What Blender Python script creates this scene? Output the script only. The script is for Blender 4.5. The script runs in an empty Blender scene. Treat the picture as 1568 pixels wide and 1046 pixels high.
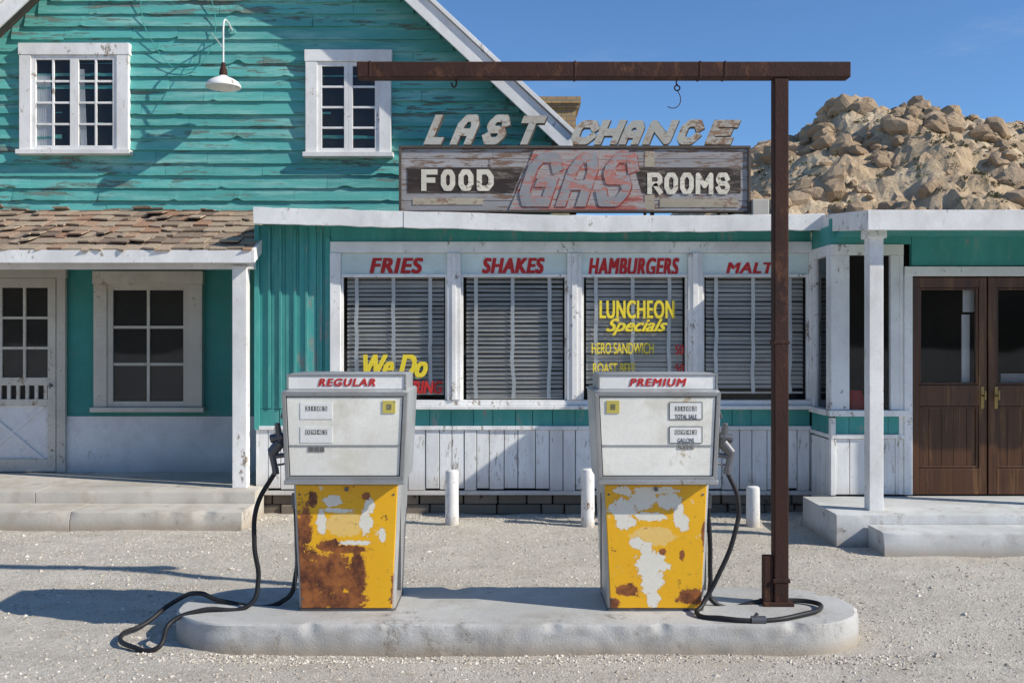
import bpy, bmesh, math, random
import numpy as np
from mathutils import Vector, Matrix, noise as mn
random.seed(7); rng=np.random.default_rng(7)
sc=bpy.context.scene
COL=sc.collection
F=1524.4; H=1.65
def X(px,Y): return (px-784)/F*Y
def Z(py,Y): return H-(py-523)/F*Y

# ---------------------------------------------------------------- nodes
def newmat(name):
    m=bpy.data.materials.new(name); m.use_nodes=True
    nt=m.node_tree; b=nt.nodes['Principled BSDF']
    return m,nt,b
def setin(nt,sock,v):
    if hasattr(v,'is_output') : nt.links.new(v,sock)
    else:
        if isinstance(v,(tuple,list)) and len(v)==3 and len(sock.default_value)==4: v=(*v,1)
        sock.default_value=v
def coord(nt,scale=(1,1,1),loc=(0,0,0),rot=(0,0,0)):
    tc=nt.nodes.new('ShaderNodeTexCoord'); mp=nt.nodes.new('ShaderNodeMapping')
    nt.links.new(tc.outputs['Object'],mp.inputs[0])
    mp.inputs['Scale'].default_value=scale; mp.inputs['Location'].default_value=loc; mp.inputs['Rotation'].default_value=rot
    return mp.outputs[0]
def noise(nt,scale,detail=5,rough=.6,st=(1,1,1),dist=0,loc=(0,0,0)):
    n=nt.nodes.new('ShaderNodeTexNoise'); nt.links.new(coord(nt,st,loc),n.inputs['Vector'])
    n.inputs['Scale'].default_value=scale; n.inputs['Detail'].default_value=detail
    n.inputs['Roughness'].default_value=rough; n.inputs['Distortion'].default_value=dist
    return n.outputs['Fac']
def mth(nt,op,a,b=0.0,c=None,clamp=False):
    n=nt.nodes.new('ShaderNodeMath'); n.operation=op; n.use_clamp=clamp
    setin(nt,n.inputs[0],a); setin(nt,n.inputs[1],b)
    if c is not None: setin(nt,n.inputs[2],c)
    return n.outputs[0]
def mix(nt,f,a,b,mode='MIX'):
    n=nt.nodes.new('ShaderNodeMix'); n.data_type='RGBA'; n.blend_type=mode
    setin(nt,n.inputs[0],f); setin(nt,n.inputs[6],a); setin(nt,n.inputs[7],b)
    return n.outputs[2]
def step(nt,v,lo,hi):
    n=nt.nodes.new('ShaderNodeMapRange'); n.interpolation_type='SMOOTHSTEP'
    setin(nt,n.inputs[0],v); n.inputs[1].default_value=lo; n.inputs[2].default_value=hi
    return n.outputs[0]
def bump(nt,b,h,strength=.3,dist=.01):
    n=nt.nodes.new('ShaderNodeBump'); n.inputs['Strength'].default_value=strength; n.inputs['Distance'].default_value=dist
    nt.links.new(h,n.inputs['Height']); nt.links.new(n.outputs[0],b.inputs['Normal'])
def attr(nt,name='rnd'):
    n=nt.nodes.new('ShaderNodeAttribute'); n.attribute_name=name; return n.outputs['Fac']
def sc3(c,k): return tuple(min(1,x*k) for x in c)
def zval(nt):
    tc=nt.nodes.new('ShaderNodeTexCoord'); sp=nt.nodes.new('ShaderNodeSeparateXYZ'); nt.links.new(tc.outputs['Object'],sp.inputs[0]); return sp.outputs[2]

def painted(name,col,under=(.3,.24,.18),peel=.3,pscale=7,st=(1,1,1),dirt=.25,rough=.6,bmp=.3,rv=.25,fine=60,metal=0,dirtcol=None,edge=.025,spec=.3,splash=None):
    """weathered paint: base, tone variation, dirt clouds, clustered flakes to the substrate, mud splash near the ground"""
    m,nt,b=newmat(name)
    n1=noise(nt,1.3,4,.6,st); n2=noise(nt,pscale,9,.75,st,dist=.2); n3=noise(nt,fine,3,.7,st)
    n4=noise(nt,3.1,7,.7,st,loc=(5,3,9))
    c=mix(nt,step(nt,n1,.3,.7),sc3(col,.85),sc3(col,1.1))
    if rv>0: c=mix(nt,mth(nt,'MULTIPLY',attr(nt),rv),c,sc3(col,.5))
    dc=dirtcol or tuple(.5*a+.12*b_ for a,b_ in zip(col,(.8,.65,.45)))
    c=mix(nt,mth(nt,'MULTIPLY',step(nt,n4,.45,.72),dirt),c,dc)
    c=mix(nt,mth(nt,'MULTIPLY',step(nt,n3,.35,.75),.22),c,sc3(col,.62))
    h=mth(nt,'ADD',mth(nt,'MULTIPLY',n3,.5),n4)
    if peel>0:
        t=.72-.3*peel
        v=mth(nt,'ADD',n2,mth(nt,'MULTIPLY',mth(nt,'SUBTRACT',n1,.5),.45))
        pm=step(nt,v,t,t+edge)
        halo=step(nt,v,t-.05,t)
        c=mix(nt,mth(nt,'MULTIPLY',halo,.22),c,sc3(under,1.1))
        c=mix(nt,pm,c,mix(nt,n3,sc3(under,.55),sc3(under,1.35)))
        h=mth(nt,'SUBTRACT',h,mth(nt,'MULTIPLY',pm,.6))
    if splash:
        z0,z1,k=splash
        zz=mth(nt,'ADD',zval(nt),mth(nt,'MULTIPLY',mth(nt,'SUBTRACT',n4,.5),(z1-z0)*1.2))
        f=mth(nt,'MULTIPLY',mth(nt,'SUBTRACT',1.0,step(nt,zz,z0,z1)),k)
        c=mix(nt,f,c,(.36,.29,.21))
    nt.links.new(c,b.inputs['Base Color'])
    b.inputs['Roughness'].default_value=rough; b.inputs['Metallic'].default_value=metal
    b.inputs['Specular IOR Level'].default_value=spec
    bump(nt,b,h,bmp,.006)
    return m

M={}
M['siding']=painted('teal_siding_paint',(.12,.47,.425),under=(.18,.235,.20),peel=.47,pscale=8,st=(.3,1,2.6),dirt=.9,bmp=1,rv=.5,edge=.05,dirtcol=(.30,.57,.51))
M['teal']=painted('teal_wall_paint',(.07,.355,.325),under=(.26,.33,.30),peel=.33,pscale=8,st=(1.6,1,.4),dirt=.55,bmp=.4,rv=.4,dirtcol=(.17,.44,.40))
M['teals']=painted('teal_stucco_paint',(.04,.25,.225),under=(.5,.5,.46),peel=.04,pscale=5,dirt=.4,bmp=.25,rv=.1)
M['white']=painted('white_trim_paint',(.89,.875,.835),under=(.36,.30,.24),peel=.30,pscale=11,st=(1.3,1,.8),dirt=.45,bmp=.35,rv=.15)
M['whiteb']=painted('white_wainscot_paint',(.88,.88,.86),under=(.42,.38,.33),peel=.34,pscale=10,st=(2,1,.5),dirt=.45,bmp=.45,rv=.25,splash=(.18,.42,.45))
M['whitestucco']=painted('white_stucco',(.72,.72,.71),under=(.45,.42,.38),peel=.2,pscale=4,dirt=.5,bmp=.6,rv=0,rough=.9,splash=(.25,.5,.35))
M['cream']=painted('aged_cream_paint',(.60,.565,.49),under=(.33,.25,.18),peel=.32,pscale=10,dirt=.55,bmp=.3)
M['signpanel']=painted('pale_sign_panel',(.74,.86,.81),under=(.5,.55,.5),peel=.16,pscale=9,dirt=.35,bmp=.15,rv=.15)
M['red']=painted('red_sign_paint',(.58,.03,.03),under=(.7,.6,.56),peel=.08,pscale=30,dirt=.2,bmp=.1,rv=0)
M['yellowt']=painted('yellow_window_lettering',(.92,.72,.05),under=(.5,.4,.1),peel=.15,pscale=25,dirt=.25,bmp=.05,rv=0)
M['rust']=painted('rusty_steel',(.056,.024,.016),under=(.20,.085,.045),peel=.40,pscale=7,st=(1.4,1.4,.8),dirt=.75,bmp=1,rv=0,rough=.8,dirtcol=(.025,.015,.013),edge=.16,fine=90)
M['silver']=painted('pump_grey_enamel',(.46,.47,.46),under=(.28,.20,.13),peel=.2,pscale=12,dirt=.7,bmp=.1,rv=0,rough=.38,metal=.25,spec=.5,dirtcol=(.27,.26,.235),splash=(.15,.30,.5))
M['bezel']=painted('bezel_steel',(.38,.38,.365),under=(.2,.13,.08),peel=.26,pscale=16,dirt=.6,bmp=.1,rv=0,rough=.35,metal=.45,spec=.5)
M['chrome']=painted('dull_chrome',(.50,.50,.48),under=(.25,.18,.11),peel=.25,pscale=18,dirt=.5,bmp=.08,rv=0,rough=.35,metal=.7)
M['pumpface']=painted('pump_face_cream',(.90,.875,.785),under=(.55,.45,.31),peel=.2,pscale=9,dirt=.75,bmp=.04,rv=0,rough=.2,spec=.5,dirtcol=(.64,.59,.46))
M['plate']=painted('dial_plate',(.90,.89,.84),under=(.5,.42,.3),peel=.12,dirt=.4,bmp=.02,rv=0,rough=.4)
M['yplate']=painted('yellow_plate',(.62,.52,.12),peel=.15,dirt=.4,bmp=.02,rv=0)
M['black']=painted('black_print',(.03,.03,.032),peel=.0,dirt=.1,bmp=.02,rv=0)
M['grime']=painted('worn_digit_print',(.17,.16,.145),under=(.6,.6,.56),peel=.4,pscale=60,dirt=.1,bmp=.02,rv=0)
M['rubber']=painted('hose_rubber',(.018,.018,.02),under=(.06,.055,.05),peel=.2,pscale=18,dirt=.4,bmp=.1,rv=0,rough=.5,dirtcol=(.08,.07,.06))
M['gunmetal']=painted('nozzle_metal',(.16,.16,.17),under=(.3,.28,.25),peel=.25,pscale=25,dirt=.3,bmp=.1,rv=0,rough=.45,metal=.6)
M['wood']=painted('varnished_door_wood',(.105,.042,.016),under=(.30,.15,.06),peel=.46,pscale=3.4,st=(7,1,.4),dirt=.85,bmp=.3,rv=.5,rough=.33,dirtcol=(.032,.014,.008),edge=.22,spec=.5)
M['brass']=painted('brass_handle',(.42,.30,.12),under=(.1,.07,.04),peel=.25,dirt=.4,bmp=.05,rv=0,rough=.35,metal=.8)
M['slat']=painted('blind_slat',(.86,.80,.71),peel=0,dirt=.45,bmp=.05,rv=.35,dirtcol=(.52,.47,.40))
M['tape']=painted('blind_tape',(.90,.90,.87),peel=0,dirt=.2,bmp=.05,rv=0)
M['curtain']=painted('curtain_cloth',(.80,.80,.78),peel=0,dirt=.2,bmp=.2,rv=0)
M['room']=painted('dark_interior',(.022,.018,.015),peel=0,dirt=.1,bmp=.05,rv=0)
M['booth']=painted('red_vinyl',(.40,.02,.02),peel=0,dirt=.1,bmp=.05,rv=0,rough=.35)
M['concrete']=painted('weathered_concrete',(.58,.54,.47),under=(.32,.27,.21),peel=.36,pscale=6,dirt=.75,bmp=.9,rv=.12,rough=.9,dirtcol=(.42,.35,.26),edge=.12,fine=110,splash=(-.02,.09,.7))
M['concrete2']=painted('grey_concrete',(.52,.51,.48),under=(.29,.26,.22),peel=.45,pscale=5,dirt=.8,bmp=1,rv=.12,rough=.9,dirtcol=(.36,.33,.285),edge=.14,fine=110,splash=(-.01,.09,.75))
M['concrete3']=painted('painted_step_concrete',(.62,.62,.60),under=(.38,.35,.31),peel=.38,pscale=6,dirt=.65,bmp=.9,rv=.12,rough=.9,dirtcol=(.44,.41,.36),edge=.1,fine=110,splash=(-.02,.09,.7))
M['stone']=painted('foundation_stone',(.24,.20,.155),under=(.1,.08,.06),peel=.3,pscale=8,dirt=.4,bmp=1,rv=.7,rough=.95)
M['roof']=painted('roof_felt',(.16,.14,.12),under=(.08,.07,.06),peel=.2,dirt=.4,bmp=.5,rv=.2,rough=.95)
M['post']=painted('white_post_paint',(.88,.86,.82),under=(.30,.19,.12),peel=.40,pscale=14,st=(1.5,1,.8),dirt=.4,bmp=.4,rv=0,splash=(-.02,.12,.6))

m,nt,b=newmat('cedar_shingles'); r=attr(nt)
n1=noise(nt,30,6,.7,(3,1,1))
cr=nt.nodes.new('ShaderNodeValToRGB'); nt.links.new(r,cr.inputs[0])
els=cr.color_ramp.elements; els[0].color=(.20,.14,.10,1); els[1].color=(.54,.43,.31,1); els[1].position=1
e=els.new(.35); e.color=(.37,.28,.20,1); e=els.new(.75); e.color=(.47,.37,.26,1); e=els.new(.86); e.color=(.38,.20,.12,1)
c=mix(nt,mth(nt,'MULTIPLY',step(nt,n1,.38,.7),.5),cr.outputs[0],(.13,.09,.06))
nt.links.new(c,b.inputs['Base Color']); b.inputs['Roughness'].default_value=.9; bump(nt,b,n1,.6,.01)
M['shingle']=m
m,nt,b=newmat('tan_brick'); br=nt.nodes.new('ShaderNodeTexBrick')
nt.links.new(coord(nt,(1,1,1),rot=(math.radians(90),0,0)),br.inputs['Vector'])
br.inputs['Scale'].default_value=4; br.inputs['Color1'].default_value=(.50,.35,.17,1); br.inputs['Color2'].default_value=(.38,.25,.12,1); br.inputs['Mortar'].default_value=(.26,.22,.17,1)
br.inputs['Mortar Size'].default_value=.03
nt.links.new(br.outputs[0],b.inputs['Base Color']); b.inputs['Roughness'].default_value=.9; bump(nt,b,br.outputs['Fac'],-.4,.01)
M['brick']=m
def glassmat(name,tint,k):
    m=bpy.data.materials.new(name); m.use_nodes=True; nt=m.node_tree; nt.nodes.clear()
    o=nt.nodes.new('ShaderNodeOutputMaterial'); mx=nt.nodes.new('ShaderNodeMixShader')
    t=nt.nodes.new('ShaderNodeBsdfTransparent'); t.inputs[0].default_value=(*tint,1)
    g=nt.nodes.new('ShaderNodeBsdfGlossy'); g.inputs['Roughness'].default_value=.03; g.inputs[0].default_value=(.9,.95,1,1)
    fr=nt.nodes.new('ShaderNodeFresnel'); fr.inputs[0].default_value=1.5
    nn=noise(nt,.9,2,.5); bp=nt.nodes.new('ShaderNodeBump'); bp.inputs['Strength'].default_value=.25; bp.inputs['Distance'].default_value=.02
    nt.links.new(nn,bp.inputs['Height']); nt.links.new(bp.outputs[0],g.inputs['Normal'])
    f=mth(nt,'MULTIPLY',fr.outputs[0],k,clamp=True)
    nt.links.new(f,mx.inputs[0]); nt.links.new(t.outputs[0],mx.inputs[1]); nt.links.new(g.outputs[0],mx.inputs[2]); nt.links.new(mx.outputs[0],o.inputs[0])
    return m
M['glass']=glassmat('window_glass',(.95,.96,.96),.75)

# ---------------------------------------------------------------- mesh builder
class MB:
    def __init__(s): s.v=[];s.f=[];s.r=[]
    def add(s,vs,fs,r=None):
        o=len(s.v); s.v+= [tuple(p) for p in vs]; s.f+=[tuple(i+o for i in f) for f in fs]
        r=random.random() if r is None else r
        s.r+=[r]*len(fs)
    def box(s,x0,x1,y0,y1,z0,z1,r=None):
        if x0>x1:x0,x1=x1,x0
        if y0>y1:y0,y1=y1,y0
        if z0>z1:z0,z1=z1,z0
        s.add([(x0,y0,z0),(x1,y0,z0),(x1,y1,z0),(x0,y1,z0),(x0,y0,z1),(x1,y0,z1),(x1,y1,z1),(x0,y1,z1)],
          [(0,3,2,1),(4,5,6,7),(0,1,5,4),(1,2,6,5),(2,3,7,6),(3,0,4,7)],r)
    def prism_y(s,pts,y0,y1,r=None):
        n=len(pts)
        s.add([(p[0],y0,p[1]) for p in pts]+[(p[0],y1,p[1]) for p in pts],
          [tuple(range(n)),tuple(range(2*n-1,n-1,-1))]+[((i+1)%n,i,i+n,(i+1)%n+n) for i in range(n)],r)
    def prism_z(s,pts,z0,z1,r=None):
        n=len(pts)
        s.add([(p[0],p[1],z0) for p in pts]+[(p[0],p[1],z1) for p in pts],
          [tuple(range(n-1,-1,-1)),tuple(range(n,2*n))]+[(i,(i+1)%n,(i+1)%n+n,i+n) for i in range(n)],r)
    def prism_x(s,pts,x0,x1,r=None):
        n=len(pts)
        s.add([(x0,p[0],p[1]) for p in pts]+[(x1,p[0],p[1]) for p in pts],
          [tuple(range(n-1,-1,-1)),tuple(range(n,2*n))]+[(i,(i+1)%n,(i+1)%n+n,i+n) for i in range(n)],r)
    def cyl(s,p0,p1,r0,r1=None,n=16,r=None):
        r1=r0 if r1 is None else r1
        p0=Vector(p0);p1=Vector(p1);d=(p1-p0).normalized()
        a=d.orthogonal().normalized(); b=d.cross(a)
        vs=[]
        for p,rr in((p0,r0),(p1,r1)):
            for i in range(n):
                t=2*math.pi*i/n; vs.append(p+a*math.cos(t)*rr+b*math.sin(t)*rr)
        s.add(vs,[(i,(i+1)%n,(i+1)%n+n,i+n) for i in range(n)]+[tuple(range(n-1,-1,-1)),tuple(range(n,2*n))],r)
    def lathe(s,cx,cy,prof,n=28,r=None):
        vs=[];fs=[]
        for rad,z in prof:
            for i in range(n):
                t=2*math.pi*i/n; vs.append((cx+rad*math.cos(t),cy+rad*math.sin(t),z))
        for k in range(len(prof)-1):
            for i in range(n):
                j=(i+1)%n; fs.append((k*n+i,k*n+j,(k+1)*n+j,(k+1)*n+i))
        s.add(vs,fs,r)
    def loft(s,secs,r=None):
        vs=[];K=5;n=4*K
        for cx,cy,w,d,rad,z in secs:
            for q,(sx,sy) in enumerate(((1,-1),(1,1),(-1,1),(-1,-1))):
                for k in range(K):
                    t=-math.pi/2+q*math.pi/2+k/(K-1)*math.pi/2
                    vs.append((cx+sx*(w/2-rad)+rad*math.cos(t),cy+sy*(d/2-rad)+rad*math.sin(t),z))
        fs=[]
        for a in range(len(secs)-1):
            for i in range(n):
                j=(i+1)%n; fs.append((a*n+i,a*n+j,(a+1)*n+j,(a+1)*n+i))
        fs.append(tuple(range(n-1,-1,-1))); fs.append(tuple(range((len(secs)-1)*n,len(secs)*n)))
        s.add(vs,fs,r)
    def build(s,name,mat,parent=None,bevel=0,smooth=False):
        me=bpy.data.meshes.new(name); me.from_pydata(s.v,[],s.f)
        a=me.attributes.new('rnd','FLOAT','FACE'); a.data.foreach_set('value',s.r)
        me.materials.append(mat)
        ob=bpy.data.objects.new(name,me); COL.objects.link(ob)
        if smooth:
            me.shade_smooth(); 
            try: me.set_sharp_from_angle(angle=math.radians(35))
            except Exception: pass
        if bevel:
            md=ob.modifiers.new('bevel','BEVEL'); md.width=bevel; md.segments=2; md.limit_method='ANGLE'; md.angle_limit=math.radians(40)
        if parent: par(ob,parent)
        return ob
def par(ob,p):
    ob.parent=p; ob.matrix_parent_inverse=Matrix.Translation(-p.location)
def empty(name,loc):
    e=bpy.data.objects.new(name,None); e.location=loc; e.empty_display_size=.3; COL.objects.link(e); return e
def text(name,s,x0,x1,z0,z1,Y,mat,parent,shear=0,bold=.05,extr=.002,font_space=1):
    """lettering; weight comes from stacked shifted copies (keeps counters open)"""
    c=bpy.data.curves.new(name,'FONT'); c.body=s; c.size=1; c.shear=shear; c.extrude=.01; c.space_character=font_space
    o=bpy.data.objects.new(name,c); COL.objects.link(o)
    dg=bpy.context.evaluated_depsgraph_get(); dg.update()
    me0=bpy.data.meshes.new_from_object(o.evaluated_get(dg)); COL.objects.unlink(o); bpy.data.objects.remove(o)
    n=len(me0.vertices); co=np.empty(n*3); me0.vertices.foreach_get('co',co); co=co.reshape(-1,3)
    fcs=[tuple(p.vertices) for p in me0.polygons]
    mi=co.min(0);ma=co.max(0); d=bold*(z1-z0)
    base=np.empty_like(co)
    base[:,0]=x0+d+(co[:,0]-mi[0])/(ma[0]-mi[0])*(x1-x0-2*d); base[:,2]=z0+d*.6+(co[:,1]-mi[1])/(ma[1]-mi[1])*(z1-z0-1.2*d)
    base[:,1]=Y-(co[:,2]/.01)*extr
    V=[];Fs=[]
    offs=[(0,0)] if bold==0 else [(-1,-.6),(1,-.6),(-1,.6),(1,.6),(0,0),(-1,0),(1,0)]
    for k,(ox,oz) in enumerate(offs):
        q=base+np.array([ox*d,-.00025*k,oz*d]); o_=len(V); V+=[tuple(v) for v in q.tolist()]; Fs+=[tuple(i+o_ for i in f) for f in fcs]
    me=bpy.data.meshes.new(name); me.from_pydata(V,[],Fs); me.materials.append(mat); me.attributes.new('rnd','FLOAT','FACE')
    bpy.data.meshes.remove(me0)
    ob=bpy.data.objects.new(name,me); COL.objects.link(ob); par(ob,parent); return ob
def tpx(name,s,a,b,t,bt,Y,mat,parent,**k): return text(name,s,X(a,Y),X(b,Y),Z(bt,Y),Z(t,Y),Y,mat,parent,**k)
GL={'L':[[(0,1),(0,0),(1,0)]],'A':[[(0,0),(0,.72),(.25,1),(.75,1),(1,.72),(1,0)],[(0,.38),(1,.38)]],
'S':[[(1,.78),(.8,1),(.2,1),(0,.8),(0,.68),(.2,.5),(.8,.5),(1,.34),(1,.2),(.8,0),(.2,0),(0,.2)]],
'T':[[(0,1),(1,1)],[(.5,1),(.5,0)]],'C':[[(1,.75),(.78,1),(.22,1),(0,.78),(0,.22),(.22,0),(.78,0),(1,.25)]],
'H':[[(0,0),(0,1)],[(1,0),(1,1)],[(0,.5),(1,.5)]],'N':[[(0,0),(0,1),(1,0),(1,1)]],
'E':[[(1,1),(0,1),(0,0),(1,0)],[(0,.5),(.8,.5)]],'G':[[(1,.78),(.78,1),(.22,1),(0,.78),(0,.22),(.22,0),(1,0),(1,.45),(.55,.45)]],
'F':[[(1,1),(0,1),(0,0)],[(0,.5),(.8,.5)]],'O':[[(.25,1),(.75,1),(1,.75),(1,.25),(.75,0),(.25,0),(0,.25),(0,.75),(.25,1)]],
'D':[[(0,0),(0,1),(.7,1),(1,.72),(1,.28),(.7,0),(0,0)]],'R':[[(0,0),(0,1),(.8,1),(1,.84),(1,.62),(.8,.47),(0,.47)],[(.45,.47),(1,0)]],
'M':[[(0,0),(0,1),(.5,.35),(1,1),(1,0)]]}
def block(mb,ch,x0,x1,z0,z1,th,y0,y1,shear,rv=.3):
    """hand-cut thick-stroke letter with octagon joints; pieces step .4 mm in depth"""
    h=z1-z0-th; w=x1-x0-th-shear*(z1-z0); k=0
    T=lambda u,v:(x0+th/2+u*w, z0+th/2+v*h)
    sh=lambda p:(p[0]+shear*(p[1]-z0),p[1])
    for s in GL[ch]:
        P=[Vector(T(*p)) for p in s]; closed=s[0]==s[-1]
        for i in range(len(P)-1):
            a,b=P[i],P[i+1]; d=(b-a).normalized(); n=Vector((-d.y,d.x))*th/2
            ea=th*.5 if (i==0 and not closed and ch not in 'T') else 0; eb=th*.5 if (i==len(P)-2 and not closed) else 0
            if ch=='T' and abs(d.y)<.1: ea=eb=th*.5
            if i>0 and abs((P[i]-P[i-1]).normalized().dot(d))<.05: ea=th*.5
            if i<len(P)-2 and abs((P[i+2]-P[i+1]).normalized().dot(d))<.05: eb=th*.5
            a2=a-d*ea; b2=b+d*eb
            if ch=='R' and i==0 and s[0]==(.45,.47): a2=a
            mb.prism_y([sh(p) for p in (a2-n,b2-n,b2+n,a2+n)],y0-.0004*(k%6),y1,rv); k+=1
        for i in range(1,len(P)-1 if not closed else len(P)):
            c=P[i]; r_=th/2*1.0
            mb.prism_y([sh((c.x+r_*math.cos(t*math.pi/6),c.y+r_*math.sin(t*math.pi/6))) for t in range(12)],y0-.0004*(k%6)-.0002,y1,rv); k+=1
def tube(name,pts,rad,mat,parent,cyclic=False):
    c=bpy.data.curves.new(name,'CURVE'); c.dimensions='3D'; c.bevel_depth=rad; c.bevel_resolution=4; c.resolution_u=10
    sp=c.splines.new('BEZIER'); sp.bezier_points.add(len(pts)-1)
    for p,q in zip(sp.bezier_points,pts):
        p.co=q; p.handle_left_type=p.handle_right_type='AUTO'
    sp.use_cyclic_u=cyclic; c.materials.append(mat); c.use_fill_caps=True
    o=bpy.data.objects.new(name,c); COL.objects.link(o)
    if parent: par(o,parent)
    return o

# ================================================================ GROUND
m,nt,b=newmat('gravel_ground')
n1=noise(nt,.45,5,.6); n2=noise(nt,2.6,7,.7,(.7,1.3,1)); n3=noise(nt,20,6,.78); n4=noise(nt,95,3,.7)
c=mix(nt,step(nt,n1,.35,.65),(.68,.615,.515),(.78,.715,.61))
c=mix(nt,mth(nt,'MULTIPLY',step(nt,n2,.42,.66),.5),c,(.56,.485,.385))
c=mix(nt,mth(nt,'MULTIPLY',step(nt,n3,.52,.66),.6),c,(.42,.36,.28))
c=mix(nt,mth(nt,'MULTIPLY',step(nt,n4,.52,.64),.5),c,(.86,.81,.72))
c=mix(nt,mth(nt,'MULTIPLY',step(nt,mth(nt,'SUBTRACT',1.0,n4),.55,.66),.55),c,(.31,.27,.22))
nt.links.new(c,b.inputs['Base Color']); b.inputs['Roughness'].default_value=.95; b.inputs['Specular IOR Level'].default_value=.15
h=mth(nt,'ADD',mth(nt,'MULTIPLY',n2,.9),mth(nt,'ADD',mth(nt,'MULTIPLY',n3,1.0),mth(nt,'MULTIPLY',n4,.5)))
bump(nt,b,h,1,.032); M['ground']=m
def gh(x,y):
    d=.018*mn.noise(Vector((x*.9,y*.9,0)))+.012*mn.noise(Vector((x*2.6,y*3.4,4)))+.006*mn.noise(Vector((x*8,y*8,4)))
    for yt,w in((4.75,.10),(7.05,.11),(8.3,.10)):   # shallow wheel ruts past the island
        t=(y-yt-.12*math.sin(x*.6+yt))/w
        d-=.014*math.exp(-t*t)*(.7+.5*mn.noise(Vector((x*1.1,yt,3))))
    return d-.010
mb=MB()
xs=np.concatenate([[-600,-120,-40,-15],np.arange(-8,8.01,.055),[15,40,120,600]]); ys=np.concatenate([[-600,-100,-30,-5,0,2],np.arange(3,9.7,.05),[10.5,13,20,40,80,200,700]])
vs=[(x,y,gh(x,y)) for y in ys for x in xs]; nx=len(xs)
fs=[(j*nx+i,j*nx+i+1,(j+1)*nx+i+1,(j+1)*nx+i) for j in range(len(ys)-1) for i in range(nx-1)]
mb.add(vs,fs,0); mb.build('ground',M['ground'],smooth=True)

V=[];Fc=[];R=[]
octv=np.array([(1,0,0),(-1,0,0),(0,1,0),(0,-1,0),(0,0,1),(0,0,-1)],float)
octf=[(0,2,4),(2,1,4),(1,3,4),(3,0,4),(2,0,5),(1,2,5),(3,1,5),(0,3,5)]
def scatter(N,area,smin,smax,pw=4):
    for k in range(N):
        x=rng.uniform(area[0],area[1]); y=area[2]+(area[3]-area[2])*rng.random()**1.15
        if -1.9<x<1.95 and 5.27<y<6.11: continue
        if mn.noise(Vector((x*1.3,y*1.9,8)))<-.1 and rng.random()<.6: continue
        s=smin+(smax-smin)*rng.random()**pw
        v=octv*s*rng.uniform(.6,1.3,(6,1)); v[:,2]*=.6; a=rng.random()*6.28
        ca,sa=math.cos(a),math.sin(a); t=rng.uniform(-.5,.5)
        vx=v[:,0]*ca-v[:,1]*sa; vy=v[:,0]*sa+v[:,1]*ca; vz=v[:,2]+t*v[:,0]
        o=len(V); g=gh(x,y)+s*.12
        V.extend(zip((vx+x).tolist(),(vy+y).tolist(),(vz+g).tolist()))
        Fc.extend([(p+o,q+o,r_+o) for p,q,r_ in octf]); R.extend([rng.random()]*8)
scatter(52000,(-6.2,6.2,4.3,9.5),.003,.013,3)
scatter(1100,(-6,6,4.4,9.3),.009,.024,3)
scatter(3000,(-2.0,2.1,5.14,5.29),.003,.014,3)
scatter(1400,(-2.4,2.9,9.2,9.6),.004,.02,3)
m,nt,b=newmat('pebble_stone'); r=attr(nt)
nt.links.new(mix(nt,r,(.34,.285,.22),(.78,.71,.60)),b.inputs['Base Color']); b.inputs['Roughness'].default_value=.9
me=bpy.data.meshes.new('gravel'); me.from_pydata(V,[],Fc); a=me.attributes.new('rnd','FLOAT','FACE'); a.data.foreach_set('value',R)
me.materials.append(m); COL.objects.link(bpy.data.objects.new('gravel',me))

# ================================================================ PUMP ISLAND
isl=MB(); cx0,cx1,cy,rr=-1.89+.41,1.95-.41,5.69,.41
pts=[]
for i in range(25):
    t=-math.pi/2+math.pi*i/24; pts.append((cx1+rr*math.cos(t),cy+rr*math.sin(t)))
for i in range(1,160): pts.append((cx1+(cx0-cx1)*i/160,cy+rr))
for i in range(25):
    t=math.pi/2+math.pi*i/24; pts.append((cx0+rr*math.cos(t),cy+rr*math.sin(t)))
for i in range(1,160): pts.append((cx0+(cx1-cx0)*i/160,cy-rr))
n=len(pts)
prof=[(.012,-.05),(.008,.02),(.006,.05),(.004,.08),(.002,.10),(0,.122),(-.004,.140),(-.012,.148),(-.04,.150)]
VV=[]
for off,z in prof:
    for x,y in pts:
        dx=x-min(max(x,cx0),cx1); dy=y-cy; L=math.hypot(dx,dy) or 1
        k=off+.008*mn.noise(Vector((x*2.2,y*2.2,z*5)))+.008*mn.noise(Vector((x*12,y*12,z*22)))
        if z>.1:
            q=mn.noise(Vector((x*7,y*7,33)))
            if q>.22: k-=.045*(q-.22)/.3*(z-.1)/.05
        zz=z+(.004*mn.noise(Vector((x*1.5,y*2,7))) if z>.1 else 0)
        VV.append((x+dx/L*k,y+dy/L*k,zz))
fs=[(a*n+i,a*n+(i+1)%n,(a+1)*n+(i+1)%n,(a+1)*n+i) for a in range(len(prof)-1) for i in range(n)]
fs.append(tuple(range((len(prof)-1)*n,len(prof)*n)))
isl.add(VV,fs,0)
isl.build('concrete_pump_island',M['concrete2'],smooth=True)

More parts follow.
